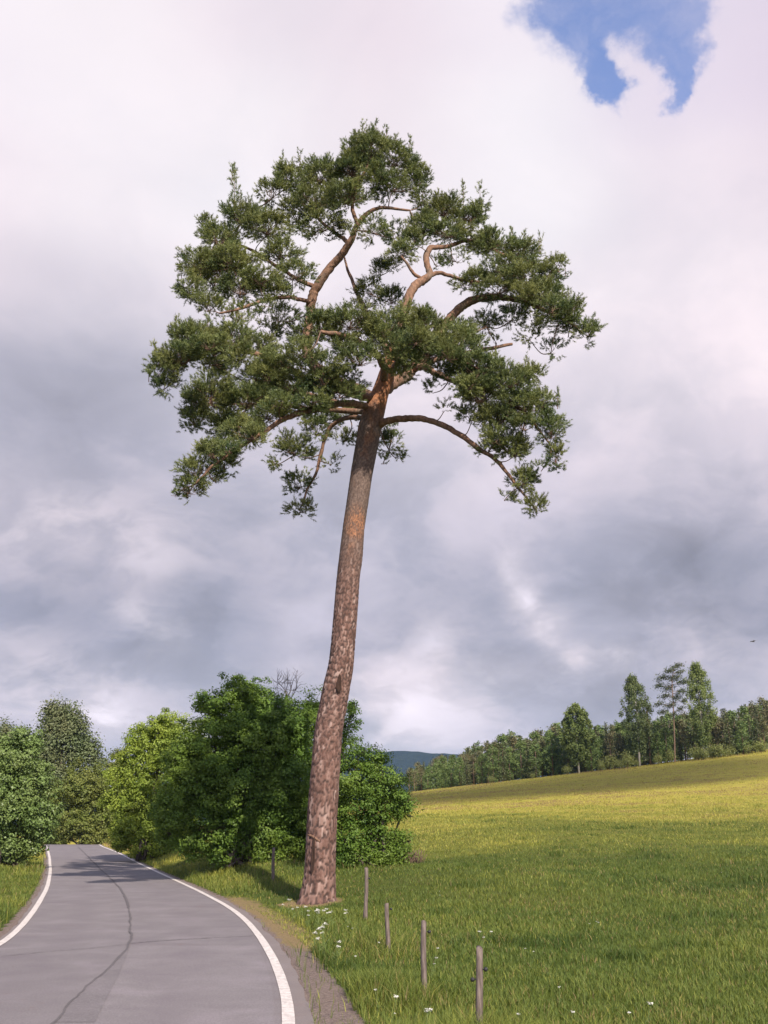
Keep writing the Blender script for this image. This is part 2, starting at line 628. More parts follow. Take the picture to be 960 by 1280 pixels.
# ground
def make_ground_mat():
    m, t, p = newmat('meadow_ground')
    tc = t.add('ShaderNodeNewGeometry').outputs['Position']
    sp = t.add('ShaderNodeSeparateXYZ')
    t.l.new(tc, sp.inputs[0])
    far = t.sstep(sp.outputs[1], 26, 112)
    st = t.vmath('MULTIPLY', tc, (0.5, 1.0, 1.0))
    big = t.noise(st, 0.055, 4, 0.6, dist=0.6)
    mid = t.noise(tc, 0.7, 5, 0.65)
    fine = t.noise(tc, 9.0, 5, 0.7)
    g0 = t.mix(t.sstep(mid, 0.32, 0.7), (0.062, 0.092, 0.016), (0.115, 0.140, 0.028))
    g1 = t.mix(t.sstep(mid, 0.3, 0.7), (0.40, 0.35, 0.055), (0.52, 0.435, 0.078))
    ff = t.math('ADD', far, t.math('MULTIPLY', t.math('SUBTRACT', big, 0.5), 0.9), clamp=True)
    col = t.mix(ff, g0, g1)
    rust = t.sstep(t.noise(tc, 0.22, 5, 0.7), 0.5, 0.75)
    col = t.mix(t.math('MULTIPLY', rust, 0.35), col, (0.20, 0.13, 0.065))
    col = t.mix(t.math('MULTIPLY', t.sstep(fine, 0.35, 0.75), 0.5), t.mix(0.35, col, (0.02, 0.03, 0.008)), col)
    d = t.math('ADD', t.attr('dirt'), t.math('MULTIPLY', t.math('SUBTRACT', t.noise(tc, 4.5, 6, 0.7), 0.5), 0.9))
    dm = t.sstep(d, 0.4, 0.62)
    dn = t.noise(tc, 30.0, 5, 0.75)
    dirt = t.ramp(dn, [(0.25, (0.09, 0.064, 0.052)), (0.5, (0.20, 0.152, 0.132)), (0.78, (0.38, 0.315, 0.285))])
    col = t.mix(dm, col, dirt)
    l = t.math('ADD', t.attr('litter'), t.math('MULTIPLY', t.math('SUBTRACT', t.noise(tc, 3.0, 6, 0.7), 0.5), 0.9))
    lit = t.ramp(t.noise(tc, 22.0, 5, 0.7), [(0.3, (0.14, 0.095, 0.05)), (0.7, (0.34, 0.255, 0.13))])
    col = t.mix(t.sstep(l, 0.35, 0.65), col, lit)
    t.put(p.inputs['Base Color'], col)
    p.inputs['Roughness'].default_value = 0.95
    p.inputs['Specular IOR Level'].default_value = 0.1
    b = t.add('ShaderNodeBump')
    b.inputs['Strength'].default_value = 0.9
    b.inputs['Distance'].default_value = 0.12
    t.l.new(t.math('ADD', fine, t.math('MULTIPLY', mid, 0.8)), b.inputs['Height'])
    t.l.new(b.outputs[0], p.inputs['Normal'])
    return m


def make_asphalt(name, tone=1.0, warm=0.0):
    m, t, p = newmat(name)
    tc = t.add('ShaderNodeNewGeometry').outputs['Position']
    agg = t.noise(tc, 42.0, 6, 0.85)
    blot = t.noise(tc, 0.9, 5, 0.65, dist=0.5)
    st = t.noise(t.vmath('MULTIPLY', tc, (2.2, 0.45, 1)), 1.0, 4, 0.6)
    a = (0.214 * tone, 0.191 * tone, 0.197 * tone)
    bq = (0.180 * tone, 0.155 * tone, 0.169 * tone)
    cq = (0.262 * tone, 0.229 * tone, 0.245 * tone)
    col = t.ramp(blot, [(0.3, bq), (0.5, a), (0.72, cq)])
    col = t.mix(t.math('MULTIPLY', t.sstep(st, 0.45, 0.75), 0.35), col, bq)
    col = t.mix(t.math('MULTIPLY', t.sstep(agg, 0.5, 0.68), 0.6), col, t.mix(0.5, col, (0.42, 0.38, 0.37)))
    col = t.mix(t.math('MULTIPLY', t.sstep(agg, 0.48, 0.32), 0.6), col, (0.06, 0.05, 0.055))
    mott = t.noise(tc, 22.0, 5, 0.75)
    col = t.mix(t.math('MULTIPLY', t.sstep(mott, 0.52, 0.72), 0.45), col, t.mix(0.55, col, (0.08, 0.07, 0.072)))
    u = t.attr('u')
    trk = t.math('ADD', t.sstep(t.math('ABSOLUTE', t.math('SUBTRACT', u, 0.27)), 0.10, 0.0), t.sstep(t.math('ABSOLUTE', t.math('SUBTRACT', u, 0.71)), 0.10, 0.0))
    trk = t.math('MULTIPLY', trk, t.sstep(t.noise(tc, 0.5, 4), 0.3, 0.6))
    col = t.mix(t.math('MULTIPLY', trk, 0.30), col, bq)
    edge = t.sstep(t.math('ABSOLUTE', t.math('SUBTRACT', u, 0.5)), 0.42, 0.5)
    col = t.mix(t.math('MULTIPLY', edge, t.math('MULTIPLY', t.noise(tc, 6.0, 5, 0.7), 0.8)), col, (0.20, 0.155, 0.13))
    if warm:
        rs = t.math('MULTIPLY', t.sstep(t.noise(tc, 2.6, 6, 0.75), 0.55, 0.7), t.sstep(t.noise(t.vmath('ADD', tc, (-0.3, -0.4, 0)), 0.33, 2), 0.5, 0.62))
        col = t.mix(t.math('MULTIPLY', rs, warm), col, (0.15, 0.095, 0.08))
    t.put(p.inputs['Base Color'], col)
    p.inputs['Roughness'].default_value = 0.85
    b = t.add('ShaderNodeBump')
    b.inputs['Strength'].default_value = 0.5
    b.inputs['Distance'].default_value = 0.006
    t.l.new(agg, b.inputs['Height'])
    t.l.new(b.outputs[0], p.inputs['Normal'])
    return m


def make_paint():
    m, t, p = newmat('road_paint')
    tc = t.add('ShaderNodeNewGeometry').outputs['Position']
    w = t.noise(tc, 11.0, 6, 0.75)
    f = t.noise(tc, 70.0, 3, 0.7)
    col = t.mix(t.sstep(w, 0.3, 0.65), (0.36, 0.32, 0.30), (0.64, 0.585, 0.55))
    col = t.mix(t.math('MULTIPLY', t.sstep(f, 0.55, 0.68), 0.6), col, (0.3, 0.27, 0.26))
    t.put(p.inputs['Base Color'], col)
    p.inputs['Roughness'].default_value = 0.7
    return m


M_GROUND = make_ground_mat()
M_ASPH = make_asphalt('weathered_asphalt', 0.74, 0.55)
M_PATCH = make_asphalt('patched_asphalt', 0.79)
M_OLD = make_asphalt('dark_asphalt', 0.67)
M_SEAM = make_asphalt('tar_seam', 0.45)
M_PAINT = make_paint()

# ------------------------------------------------------------------ ground sheet
PINE = hit(398, 1127)


def dirt_amount(x, y):
    dr = x - xr(y)
    w = np.interp(y, [0, 9, 12, 16, 20, 30, 60], [0.9, 0.72, 0.66, 0.60, 0.5, 0.35, 0.2])
    d = ss(dr, -0.2, 0.1) * (1 - ss(dr, w * 0.75, w * 1.35))
    dl = xl(y) - x
    d2 = 0.8 * ss(dl, -0.2, 0.1) * (1 - ss(dl, 0.2, 0.5))
    return np.maximum(d, d2)


def litter_amount(x, y):
    r = np.hypot((x - PINE[0] + 0.2) / 1.15, (y - PINE[1] + 0.1) / 1.6)
    a = 1 - ss(r, 0.25, 1.1)
    dr = x - xr(y)
    b = 0.75 * ss(dr, 0.1, 0.4) * (1 - ss(dr, 0.5, 1.6)) * ss(y, 15, 18) * (1 - ss(y, 27, 33))
    c = 0.8 * (1 - ss(np.hypot((x + 6.6) / 0.9, (y - 33.5) / 3.0), 0.4, 1.0))
    return np.maximum(np.maximum(a, b), c)


def graded(a, b, step, lo, hi, grow=1.12):
    mid = np.arange(a, b + 1e-6, step)
    out = [mid]
    s, v, L = step, a, []
    while v > lo:
        s *= grow
        v -= s
        L.append(v)
    out.insert(0, np.array(L[::-1]))
    s, v, L = step, b, []
    while v < hi:
        s *= grow
        v += s
        L.append(v)
    out.append(np.array(L))
    return np.concatenate(out)


gx = graded(-17, 9, 0.2, -3500, 3500)
gy = graded(3, 52, 0.2, -120, 5000, 1.10)
GX, GY = np.meshgrid(gx, gy)
GZ = height(GX, GY)
inside = np.minimum(GX - xl(GY), xr(GY) - GX)
GZ = GZ - 0.07 * ss(inside, -0.25, 0.1) * (GY < 150)
nx, ny = len(gx), len(gy)
ii = np.arange(ny - 1)[:, None] * nx + np.arange(nx - 1)[None, :]
GF = np.stack([ii, ii + 1, ii + nx + 1, ii + nx], -1).reshape(-1, 4)
g = mesh('ground', np.stack([GX, GY, GZ], -1).reshape(-1, 3), GF, M_GROUND, smooth=True,
         attrs={'dirt': dirt_amount(GX, GY).ravel(), 'litter': litter_amount(GX, GY).ravel()})
tag(g, kind='structure')


# ------------------------------------------------------------------ road
def ribbon(name, xa, xb, ya, yb, dz, mat, n=9, step=0.3, jag=0.0):
    ys = np.arange(ya, yb, step)
    A = np.array([xa(y) for y in ys])
    B = np.array([xb(y) for y in ys])
    if jag:
        A = A + jag * (fbm(ys * 0.9, ys * 0, seed=5) - 0.5)
        B = B + jag * (fbm(ys * 0.9, ys * 0 + 7, seed=6) - 0.5)
    f = np.linspace(0, 1, n)
    X = A[:, None] * (1 - f) + B[:, None] * f
    Y = np.repeat(ys[:, None], n, 1)
    Z = zroad(Y) + dz
    i = np.arange(len(ys) - 1)[:, None] * n + np.arange(n - 1)[None, :]
    F = np.stack([i, i + 1, i + n + 1, i + n], -1).reshape(-1, 4)
    return tag(mesh(name, np.stack([X, Y, Z], -1).reshape(-1, 3), F, mat, smooth=True, attrs={'u': ((X - xl(Y)) / (xr(Y) - xl(Y)) * 0.92 + 0.04).ravel()}), kind='structure')


ribbon('road', lambda y: xl(y) - 0.16, lambda y: xr(y) + 0.2, -30, 140, 0.0, M_ASPH, n=15, jag=0.16)
LW = 0.06


def slope_w(fx, y):
    s = (fx(y + 0.3) - fx(y - 0.3)) / 0.6
    return LW * math.sqrt(1 + s * s)


ribbon('road_line', lambda y: xr(y) - slope_w(xr, y), lambda y: xr(y) + slope_w(xr, y), -30, 140, 0.008, M_PAINT, n=3, jag=0.012)
ribbon('road_line', lambda y: xl(y) - slope_w(xl, y), lambda y: xl(y) + slope_w(xl, y), -30, 140, 0.008, M_PAINT, n=3, jag=0.012)


def ground_poly(pxs):
    return np.array([hit_road(*p) for p in pxs])


SEAM = ground_poly([(68, 1278), (100, 1242), (135, 1211), (161, 1181), (162.5, 1155), (159, 1127), (145, 1105), (120, 1081), (97, 1058.5)])
SEAM = np.vstack([[SEAM[0] + (SEAM[0] - SEAM[1]) * 3], SEAM])
sq = spline(SEAM, 140)
sq[:, 0] += 0.05 * (fbm(sq[:, 1] * 1.2, sq[:, 1] * 0, seed=9) - 0.5) + 0.025 * (vnoise(sq[:, 1] * 5, sq[:, 1] * 0, seed=4) - 0.5)


def strip(name, P, w, dz, mat):
    P = np.asarray(P)
    T = np.gradient(P, axis=0)
    T /= np.linalg.norm(T, axis=1)[:, None] + 1e-9
    Nn = np.stack([-T[:, 1], T[:, 0]], 1)
    w = np.asarray(w)[:, None] if np.ndim(w) else w
    A, B = P - Nn * w, P + Nn * w
    n = len(P)
    V = np.concatenate([np.c_[A, zroad(A[:, 1]) + dz], np.c_[B, zroad(B[:, 1]) + dz]])
    i = np.arange(n - 1)
    F = np.stack([i, i + 1, i + n + 1, i + n], -1)
    return tag(mesh(name, V, F, mat, attrs={'u': np.full(len(V), 0.5)}), kind='structure')


# patched slab of newer asphalt right of the seam, below a cross joint
ya = hit_road(165, 1180)[1]


def seam_x(y):
    o = np.argsort(sq[:, 1])
    return np.interp(y, sq[o, 1], sq[o, 0])


ribbon('asphalt_patch', lambda y: seam_x(y), lambda y: xr(y) - 0.14, -10, ya, 0.004, M_PATCH, n=9, jag=0.03)
wedge = ground_poly([(163, 1182), (150, 1215), (135, 1245), (118, 1279)])
wd = spline(wedge, 30)
oo = np.argsort(wd[:, 1])
ribbon('asphalt_wedge', lambda y: seam_x(y), lambda y: np.interp(y, wd[oo, 1], wd[oo, 0]), wd[:, 1].min(), ya - 0.1, 0.008, M_OLD, n=3, jag=0.02)
wseam = 0.006 + 0.022 * fbm(sq[:, 1] * 0.9, sq[:, 1] * 0 + 3, seed=21) + 0.012 * (sq[:, 1] > 25)
strip('crack_seam', sq, wseam, 0.012, M_SEAM)
cj = spline(ground_poly([(162, 1180), (200, 1176.5), (250, 1173.5), (318, 1170)]), 40)
strip('cross_joint', cj, 0.008 + 0.016 * rng.random(40), 0.013, M_SEAM)
cj2 = spline(ground_poly([(2, 1196), (60, 1190), (110, 1186), (158, 1181)]), 40)
strip('cross_joint', cj2, 0.005 + 0.010 * rng.random(40), 0.0125, M_SEAM)

# ------------------------------------------------------------------ far hills
M_HILL, t, p = newmat('wooded_hill')
tc = t.add('ShaderNodeNewGeometry').outputs['Position']
nn = t.noise(tc, 0.02, 6, 0.7)
t.put(p.inputs['Base Color'], t.mix(t.sstep(nn, 0.35, 0.7), (0.006, 0.011, 0.014), (0.016, 0.024, 0.024)))
p.inputs['Roughness'].default_value = 1
p.inputs['Specular IOR Level'].default_value = 0
bb = t.add('ShaderNodeBump')
bb.inputs['Distance'].default_value = 12
t.l.new(nn, bb.inputs['Height'])
t.l.new(bb.outputs[0], p.inputs['Normal'])
HY = 2600.0
hx = np.arange(-1900, 1900, 16.0)
hy = np.arange(1900, 3300, 20.0)
HX, HYY = np.meshgrid(hx, hy)
ridge_px = np.array([(-200, 1000), (100, 990), (300, 968), (400, 946), (450, 940.5), (475, 939.5), (500, 937.5), (520, 938.5), (545, 942), (570, 941.5), (590, 946), (640, 952), (760, 955), (1200, 945)], float)
rp = np.array([at(a, b, HY) for a, b in ridge_px])
rz = np.interp(hx, rp[:, 0], rp[:, 2])
k = np.hanning(9)
rz = np.convolve(np.pad(rz, 4, 'edge'), k / k.sum(), 'valid')
prof = np.exp(-((HYY - HY) / 330.0) ** 2)
HZ = rz[None, :] * prof + 9 * (fbm(HX / 60, HYY / 60, seed=8) - 0.5) * prof + 2.2 * (vnoise(HX / 17, HYY / 17, seed=2) - 0.5) * prof
HZ = HZ * (HZ > 0) - 1
i = np.arange(len(hy) - 1)[:, None] * len(hx) + np.arange(len(hx) - 1)[None, :]
tag(mesh('hills', np.stack([HX, HYY, HZ], -1).reshape(-1, 3), np.stack([i, i + 1, i + len(hx) + 1, i + len(hx)], -1).reshape(-1, 4), M_HILL, smooth=True), kind='structure')

# ------------------------------------------------------------------ the pine
M_NEEDLE = leaf_mat('pine_needles', (0.045, 0.080, 0.032), (0.225, 0.255, 0.085), trans=0.18, gloss=0.5, warm=(0.25, 0.235, 0.068), patch=1.1)
M_LIMB = bark_mat('orange_pine_bark', (0.075, 0.043, 0.030), (0.30, 0.172, 0.110), (13, 13, 7), 0.03, moss=(0.16, 0.13, 0.10))
M_TWIG = bark_mat('pine_twig', (0.10, 0.06, 0.045), (0.22, 0.14, 0.10), (20, 20, 20), 0.004)
M_HOLLOW, t, p = newmat('rotten_wood')
t.put(p.inputs['Base Color'], t.mix(t.noise(t.vmath('MULTIPLY', t.add('ShaderNodeTexCoord').outputs['Object'], (30, 30, 6)), 1.0, 4), (0.012, 0.008, 0.007), (0.06, 0.032, 0.022)))
p.inputs['Roughness'].default_value = 1


def zrel(py, px=445):
    return float(at(px, py, PINE[1])[2] - height(PINE[0], PINE[1]) + 0.05)


def trunk_mat():
    m, t, p = newmat('plated_pine_bark')
    tc = t.add('ShaderNodeTexCoord').outputs['Object']
    z = t.add('ShaderNodeSeparateXYZ')
    t.l.new(tc, z.inputs[0])
    n = t.noise(t.vmath('MULTIPLY', tc, (1, 1, 0.5)), 26.0, 5, 0.7)
    big = t.noise(t.vmath('MULTIPLY', tc, (1.4, 1.4, 0.8)), 1.6, 5, 0.6)
    cell = t.attr('cell')
    plate = t.ramp(cell, [(0.0, (0.080, 0.038, 0.028)), (0.5, (0.125, 0.066, 0.051)), (0.8, (0.185, 0.110, 0.090)), (1.0, (0.31, 0.222, 0.192))])
    plate = t.mix(t.math('MULTIPLY', t.sstep(n, 0.35, 0.7), 0.55), plate, t.mix(0.3, plate, (0.46, 0.33, 0.28)))
    grey = t.ramp(n, [(0.3, (0.065, 0.047, 0.038)), (0.55, (0.125, 0.090, 0.074)), (0.75, (0.225, 0.165, 0.138))])
    orange = t.ramp(n, [(0.3, (0.15, 0.06, 0.032)), (0.6, (0.36, 0.155, 0.07)), (0.8, (0.46, 0.25, 0.14))])
    zz = t.math('ADD', z.outputs[2], t.math('MULTIPLY', t.math('SUBTRACT', big, 0.5), 1.6))
    gm = t.math('MULTIPLY', t.sstep(zz, zrel(760), zrel(640)), 0.88)
    up = t.mix(t.math('MULTIPLY', t.sstep(big, 0.52, 0.66), 0.75), grey, t.mix(0.5, grey, orange))
    col = t.mix(gm, plate, up)
    om = t.sstep(t.math('ADD', z.outputs[2], t.math('MULTIPLY', t.math('SUBTRACT', big, 0.5), 3.0)), zrel(540), zrel(490))
    col = t.mix(om, col, orange)
    # flaked patch of bare orange bark half way up
    d = t.vmath('DISTANCE', t.vmath('MULTIPLY', tc, (1, 1, 0.6)), (float(at(445, 658, PD)[0] - PINE[0]), -0.25, zrel(658) * 0.6))
    col = t.mix(t.math('MULTIPLY', t.sstep(t.math('ADD', d, t.math('MULTIPLY', big, 0.9)), 0.85, 0.45), t.math('MULTIPLY', t.sstep(n, 0.35, 0.6), 0.85)), col, orange)
    cv = t.math('MULTIPLY', t.attr('crev'), t.math('SUBTRACT', 1.0, t.math('MULTIPLY', gm, 0.55)))
    col = t.mix(cv, col, (0.045, 0.028, 0.024))
    t.put(p.inputs['Base Color'], col)
    p.inputs['Roughness'].default_value = 0.9
    b = t.add('ShaderNodeBump')
    b.inputs['Strength'].default_value = 0.6
    b.inputs['Distance'].default_value = 0.012
    t.l.new(n, b.inputs['Height'])
    t.l.new(b.outputs[0], p.inputs['Normal'])
    return m


PD = float(PINE[1])
M_TRUNK = trunk_mat()
PINE[2] = float(height(PINE[0], PINE[1])) - 0.05
pine = thing('pine_tree', PINE, 'tall leaning pine with bare reddish trunk and broad spreading crown beside the road', 'pine tree')


def pp(px, py, dy=0.0):
    return at(px, py, PD + dy)


def pr(px, py, r, dy=0.0):
    """pixel radius to metres at that depth"""
    q = at(px, py, PD + dy)
    depth = q[1] * CP + (q[2] - CAM_H) * SP
    return r * depth / FPX


TR = [(396.5, 1136, 24), (397, 1122, 21), (399, 1105, 20), (400, 1085, 19), (401, 1060, 18.6), (402, 1035, 18.4), (403.5, 1005, 18.2), (406.5, 965, 17.6), (410.5, 915, 17), (416, 885, 16.8), (420.5, 860, 16.4),
      (426, 832, 15.4), (429.5, 795, 14.6), (432.5, 757, 14.3), (435.5, 720, 14.2), (438.5, 697, 14.6), (442, 660, 13.6), (446.5, 630, 13.5), (452.5, 590, 13.7), (458, 560, 14.2), (463, 532, 14.5), (469, 510, 13), (477, 486, 10.5), (486, 460, 9.5), (495, 435, 8), (503, 405, 7)]
TP = np.array([[*pp(a, b), pr(a, b, c)] for a, b, c in TR])
NR, NS = 620, 60
tq = spline(TP, NR)
Pc, rad = tq[:, :3], tq[:, 3]
arc = np.concatenate([[0], np.cumsum(np.linalg.norm(np.diff(Pc, axis=0), axis=1))])
tt = np.linspace(0, arc[-1], NR)
Pc = np.stack([np.interp(tt, arc, Pc[:, i]) for i in range(3)], 1)
rad = np.interp(tt, arc, rad)
TH, SS = np.meshgrid(np.linspace(0, 2 * math.pi, NS, endpoint=False), tt)


def cells(th, s, ncirc, slen, seed, warp=0.0):
    u = th / (2 * math.pi) * ncirc
    v = s / slen
    u = u + warp * (vnoise(np.cos(th) * 3 + 9, s * 4, np.sin(th) * 3, seed=seed + 5) - 0.5)
    iu = np.floor(u)
    v = v + 0.25 * (vnoise(np.cos(th) * 5 + 3, s * 3, np.sin(th) * 5, seed=seed + 9) - 0.5)
    f1 = np.full(u.shape, 9.0)
    f2 = np.full(u.shape, 9.0)
    cid = np.zeros(u.shape)
    for a in (-1, 0, 1):
        for b in (-1, 0, 1):
            cu = iu + a
            cm = np.mod(cu, ncirc)
            off = _hash(cm, cm * 0, cm * 0 + 7, seed)
            cv_ = np.floor(v + off) + b
            jx = cu + 0.12 + 0.76 * _hash(cm, cv_, cm * 0, seed)
            jy = cv_ - off + 0.12 + 0.76 * _hash(cm, cv_, cm * 0 + 1, seed)
            d = np.hypot(u - jx, 0.8 * (v - jy))
            h = _hash(cm, cv_, cm * 0 + 2, seed)
            nw = d < f1
            f2 = np.where(nw, f1, np.minimum(f2, d))
            cid = np.where(nw, h, cid)
            f1 = np.where(nw, d, f1)
    return f2 - f1, cid


e1, c1 = cells(TH, SS, 36, 0.26, 3, 0.4)
e2, c2 = cells(TH, SS, 44, 0.17, 8, 0.5)
wlow = 1 - ss(SS, 1.5, 5.5)
e = e1 * wlow + e2 * (1 - wlow)
cid = np.where(wlow > 0.5, c1, c2)
crev = 0.95 * (1 - ss(e, 0.05, 0.24))
damp = 0.026 * (1 - ss(SS, 5, 9)) + 0.007
disp = damp * (ss(e, 0.0, 0.3) - 0.6) + 0.035 * (fbm(np.cos(TH) * 1.6 + 5, SS * 0.8, np.sin(TH) * 1.6, seed=12) - 0.5)
# root flare lobes
disp = disp + np.exp(-SS / 0.35) * 0.12 * (0.5 + 0.5 * np.cos(TH * 5 + 0.8))
Tn = np.gradient(Pc, axis=0)
Tn = unit(Tn)
Nx = unit(np.array([1.0, 0, 0]) - Tn * Tn[:, :1])
By = np.cross(Tn, Nx)
RR = rad[:, None] + disp
TV = Pc[:, None, :] + (np.cos(TH) * RR)[..., None] * Nx[:, None, :] + (np.sin(TH) * RR)[..., None] * By[:, None, :]
i = np.arange(NR - 1)[:, None] * NS
j = np.arange(NS)[None, :]
TF = np.stack([i + j, i + (j + 1) % NS, i + NS + (j + 1) % NS, i + NS + j], -1).reshape(-1, 4)
trunk = mesh('trunk', TV.reshape(-1, 3), TF, M_TRUNK, pine, PINE, True, {'crev': crev.ravel(), 'cell': cid.ravel()})


# wounds on the trunk: a hollow near the foot and a knot hole further up
def wound(name, px, py, w, h, depth, tilt):
    c = pp(px, py)
    s = int(np.argmin(np.abs(Pc[:, 2] - c[2])))
    V, F = [], []
    nseg = 14
    rings = [(1.0, 0.03), (0.86, 0.055), (0.62, 0.046), (0.3, 0.036)]
    for (q, dz) in rings:
        for a in np.linspace(0, 2 * math.pi, nseg, endpoint=False):
            ux = q * w * math.cos(a) * (1 + 0.25 * math.sin(3 * a + px))
            uz = q * h * math.sin(a) * (1 + 0.15 * math.sin(2 * a + py))
            ux += tilt * uz
            k = int(np.clip(np.argmin(np.abs(Pc[:, 2] - (c[2] + uz))), 0, NR - 1))
            ox = np.clip(c[0] + ux - Pc[k, 0], -rad[k] * 0.96, rad[k] * 0.96)
            yy = Pc[k, 1] - math.sqrt(max(rad[k] ** 2 - ox ** 2, 1e-4)) - dz
            V.append((Pc[k, 0] + ox, yy, c[2] + uz))
    for r_ in range(len(rings) - 1):
        for a in range(nseg):
            b = (a + 1) % nseg
            F.append([r_ * nseg + a, r_ * nseg + b, (r_ + 1) * nseg + b, (r_ + 1) * nseg + a])
    V.append(tuple(np.mean(V[-nseg:], axis=0) + np.array([0, depth * 0.3, 0])))
    for a in range(0, nseg, 2):
        F.append([len(V) - 1, 3 * nseg + a, 3 * nseg + (a + 1) % nseg, 3 * nseg + (a + 2) % nseg])
    return mesh(name, V, F, M_HOLLOW, trunk, PINE, True)


wound('bark_scar', 392.5, 1069, 0.045, 0.50, 0.05, 0.04)
wound('knot_hole', 424.5, 857, 0.065, 0.26, 0.05, 0.10)
# lip of bark above the hollow
lm = MB()
lp = np.array([pp(383, 1043), pp(391, 1045), pp(397, 1049), pp(401, 1052)])
for q in lp:
    kk = int(np.argmin(np.abs(Pc[:, 2] - q[2])))
    ox = np.clip(q[0] - Pc[kk, 0], -rad[kk] * 0.95, rad[kk] * 0.95)
    q[0] = Pc[kk, 0] + ox
    q[1] = Pc[kk, 1] - math.sqrt(rad[kk] ** 2 - ox ** 2) - 0.005
lm.add(*tube(spline(lp, 12), 0.035 * np.sin(np.linspace(0.5, 2.7, 12)), 8, wob=0.4))
lm.build('bark_lip', M_LIMB, trunk, PINE)

# limbs: (px, py, radius px, depth offset m)
LIMBS = [
    [(476, 490, 10, 0), (493, 478, 9.5, .3), (512, 465, 9, .7), (538, 432, 7.5, 1.1), (559, 403, 7, 1.3), (574, 386, 6.5, 1.4), (592, 375, 6, 1.3), (622, 372, 5, 1.0), (655, 377, 3.5, .6), (690, 392, 2.5, .2), (722, 410, 1.5, 0)],
    [(494, 440, 8, 0), (500, 415, 7.5, -.2), (507, 386, 7, -.2), (514, 364, 6.5, -.2), (528, 351, 6.2, 0), (537, 343, 5, .1), (533, 325, 4.5, .2), (538, 311, 4, .3), (556, 308, 3, .5), (585, 300, 2, .6)],
    [(537, 345, 3.5, .1), (548, 341, 3, .3), (562, 344, 2.6, .5), (590, 352, 2, .8), (625, 352, 1.4, 1.0)],
    [(530, 350, 2.6, 0), (518, 342, 2.4, -.2), (510, 330, 2, -.3), (500, 320, 1.4, -.4)],
    [(472, 500, 9, 0), (452, 490, 8.5, .5), (420, 476, 8, 1.1), (393, 458, 7.5, 1.4), (384, 438, 7.2, 1.5), (386, 405, 7, 1.5), (391, 372, 6.8, 1.4), (397, 357, 6.4, 1.3), (414, 333, 5.8, 1.1), (430, 314, 5.2, .9), (440, 297, 4.6, .7), (447, 281, 3.8, .6), (462, 265, 3, .5), (484, 260, 2.3, .4), (512, 263, 1.5, .2)],
    [(447, 281, 3, .6), (441, 262, 2.6, .5), (445, 235, 2.2, .4), (460, 205, 1.6, .3), (466, 180, 1, .3)],
    [(436, 304, 3.4, .8), (424, 294, 2.8, 1.0), (405, 280, 2.2, 1.2), (380, 255, 1.6, 1.3), (360, 232, 1, 1.4)],
    [(392, 376, 3.4, 1.4), (378, 375, 3, 1.1), (358, 371, 2.8, .7), (332, 374, 2.5, .2), (306, 384, 2.2, -.3), (275, 392, 1.4, -.6)],
    [(395, 360, 3.4, 1.3), (375, 350, 3, 1.4), (345, 332, 2.5, 1.4), (310, 310, 2, 1.3), (285, 300, 1.2, 1.2)],
    [(464, 512, 5.5, 0), (438, 503, 5, -.8), (395, 511, 4.6, -1.6), (360, 521, 4, -2.0), (333, 537, 3.5, -2.2), (306, 554, 3, -2.3), (270, 580, 2.2, -2.3), (243, 606, 1.4, -2.2)],
    [(468, 500, 6, 0), (430, 489, 5.5, -.9), (385, 474, 5, -1.6), (340, 450, 4.2, -1.9), (297, 438, 3.6, -1.9), (255, 440, 2.6, -1.7), (218, 462, 1.6, -1.5)],
    [(461, 522, 4, 0), (435, 522, 3.5, .6), (414, 533, 3, 1.0), (404, 556, 2.6, 1.2), (396, 588, 2.2, 1.2), (384, 612, 1.6, 1.1), (374, 638, 1, 1.0)],
    [(474, 531, 6, -.1), (492, 524, 5.2, -.4), (521, 523, 4.6, -.8), (550, 530, 4.3, -1.1), (575, 543, 4, -1.3), (599, 561, 3.4, -1.4), (624, 579, 2.8, -1.4), (645, 606, 2, -1.3), (672, 640, 1, -1.2)],
    [(515, 462, 5, .7), (532, 458, 4.6, .2), (547, 468, 4.2, -.5), (580, 480, 3.6, -1.3), (620, 492, 3, -1.8), (655, 515, 2.3, -2.0), (690, 558, 1.2, -2.0)],
    [(480, 478, 6, 0), (478, 455, 5.5, -.9), (460, 435, 5, -1.9), (430, 420, 4, -2.7), (400, 415, 2.5, -3.0)],
    [(490, 460, 5, 0), (505, 446, 4, -.8), (530, 440, 3, -1.7), (560, 444, 2, -2.2), (600, 462, 1.2, -2.4)],
    [(310, 505, 2.2, 1.6), (350, 505, 3, 1.6), (400, 512, 3.6, 1.0), (466, 515, 4.5, 0)][::-1],
    [(490, 455, 6, 0), (480, 430, 5, 1.4), (460, 395, 4, 2.8), (440, 350, 2.5, 3.6), (430, 320, 1.2, 3.9)],
    [(500, 470, 6, .3), (540, 450, 5, 1.8), (590, 440, 3.5, 3.0), (640, 430, 2, 3.8)],
    [(468, 508, 5, 0), (430, 505, 4.5, 1.5), (370, 490, 3.5, 3.0), (310, 480, 2, 3.9)],
    [(560, 308, 2.6, .5), (590, 300, 2.4, .7), (630, 318, 2, .7), (670, 330, 1.4, .6), (700, 340, 1, .5)],
]
limb_pts = []
for L in LIMBS:
    A = np.array([[*pp(a, b, d), pr(a, b, r * 0.86, d)] for a, b, r, d in L])
    n = max(16, len(L) * 7)
    q = spline(A, n)
    jit = 0.02 * (np.stack([vnoise(np.arange(n) * 0.35, np.arange(n) * 0 + c * 9 + len(limb_pts), seed=c) for c in range(3)], 1) - 0.5) * 2
    jit[0] = 0
    q[:, :3] += jit
    V, F = tube(q[:, :3], np.maximum(q[:, 3], 0.012), 12, wob=0.30)
    mesh('branch', V, F, M_LIMB, pine, PINE, True)
    limb_pts.append(q[:, :3])
LP = np.concatenate(limb_pts)

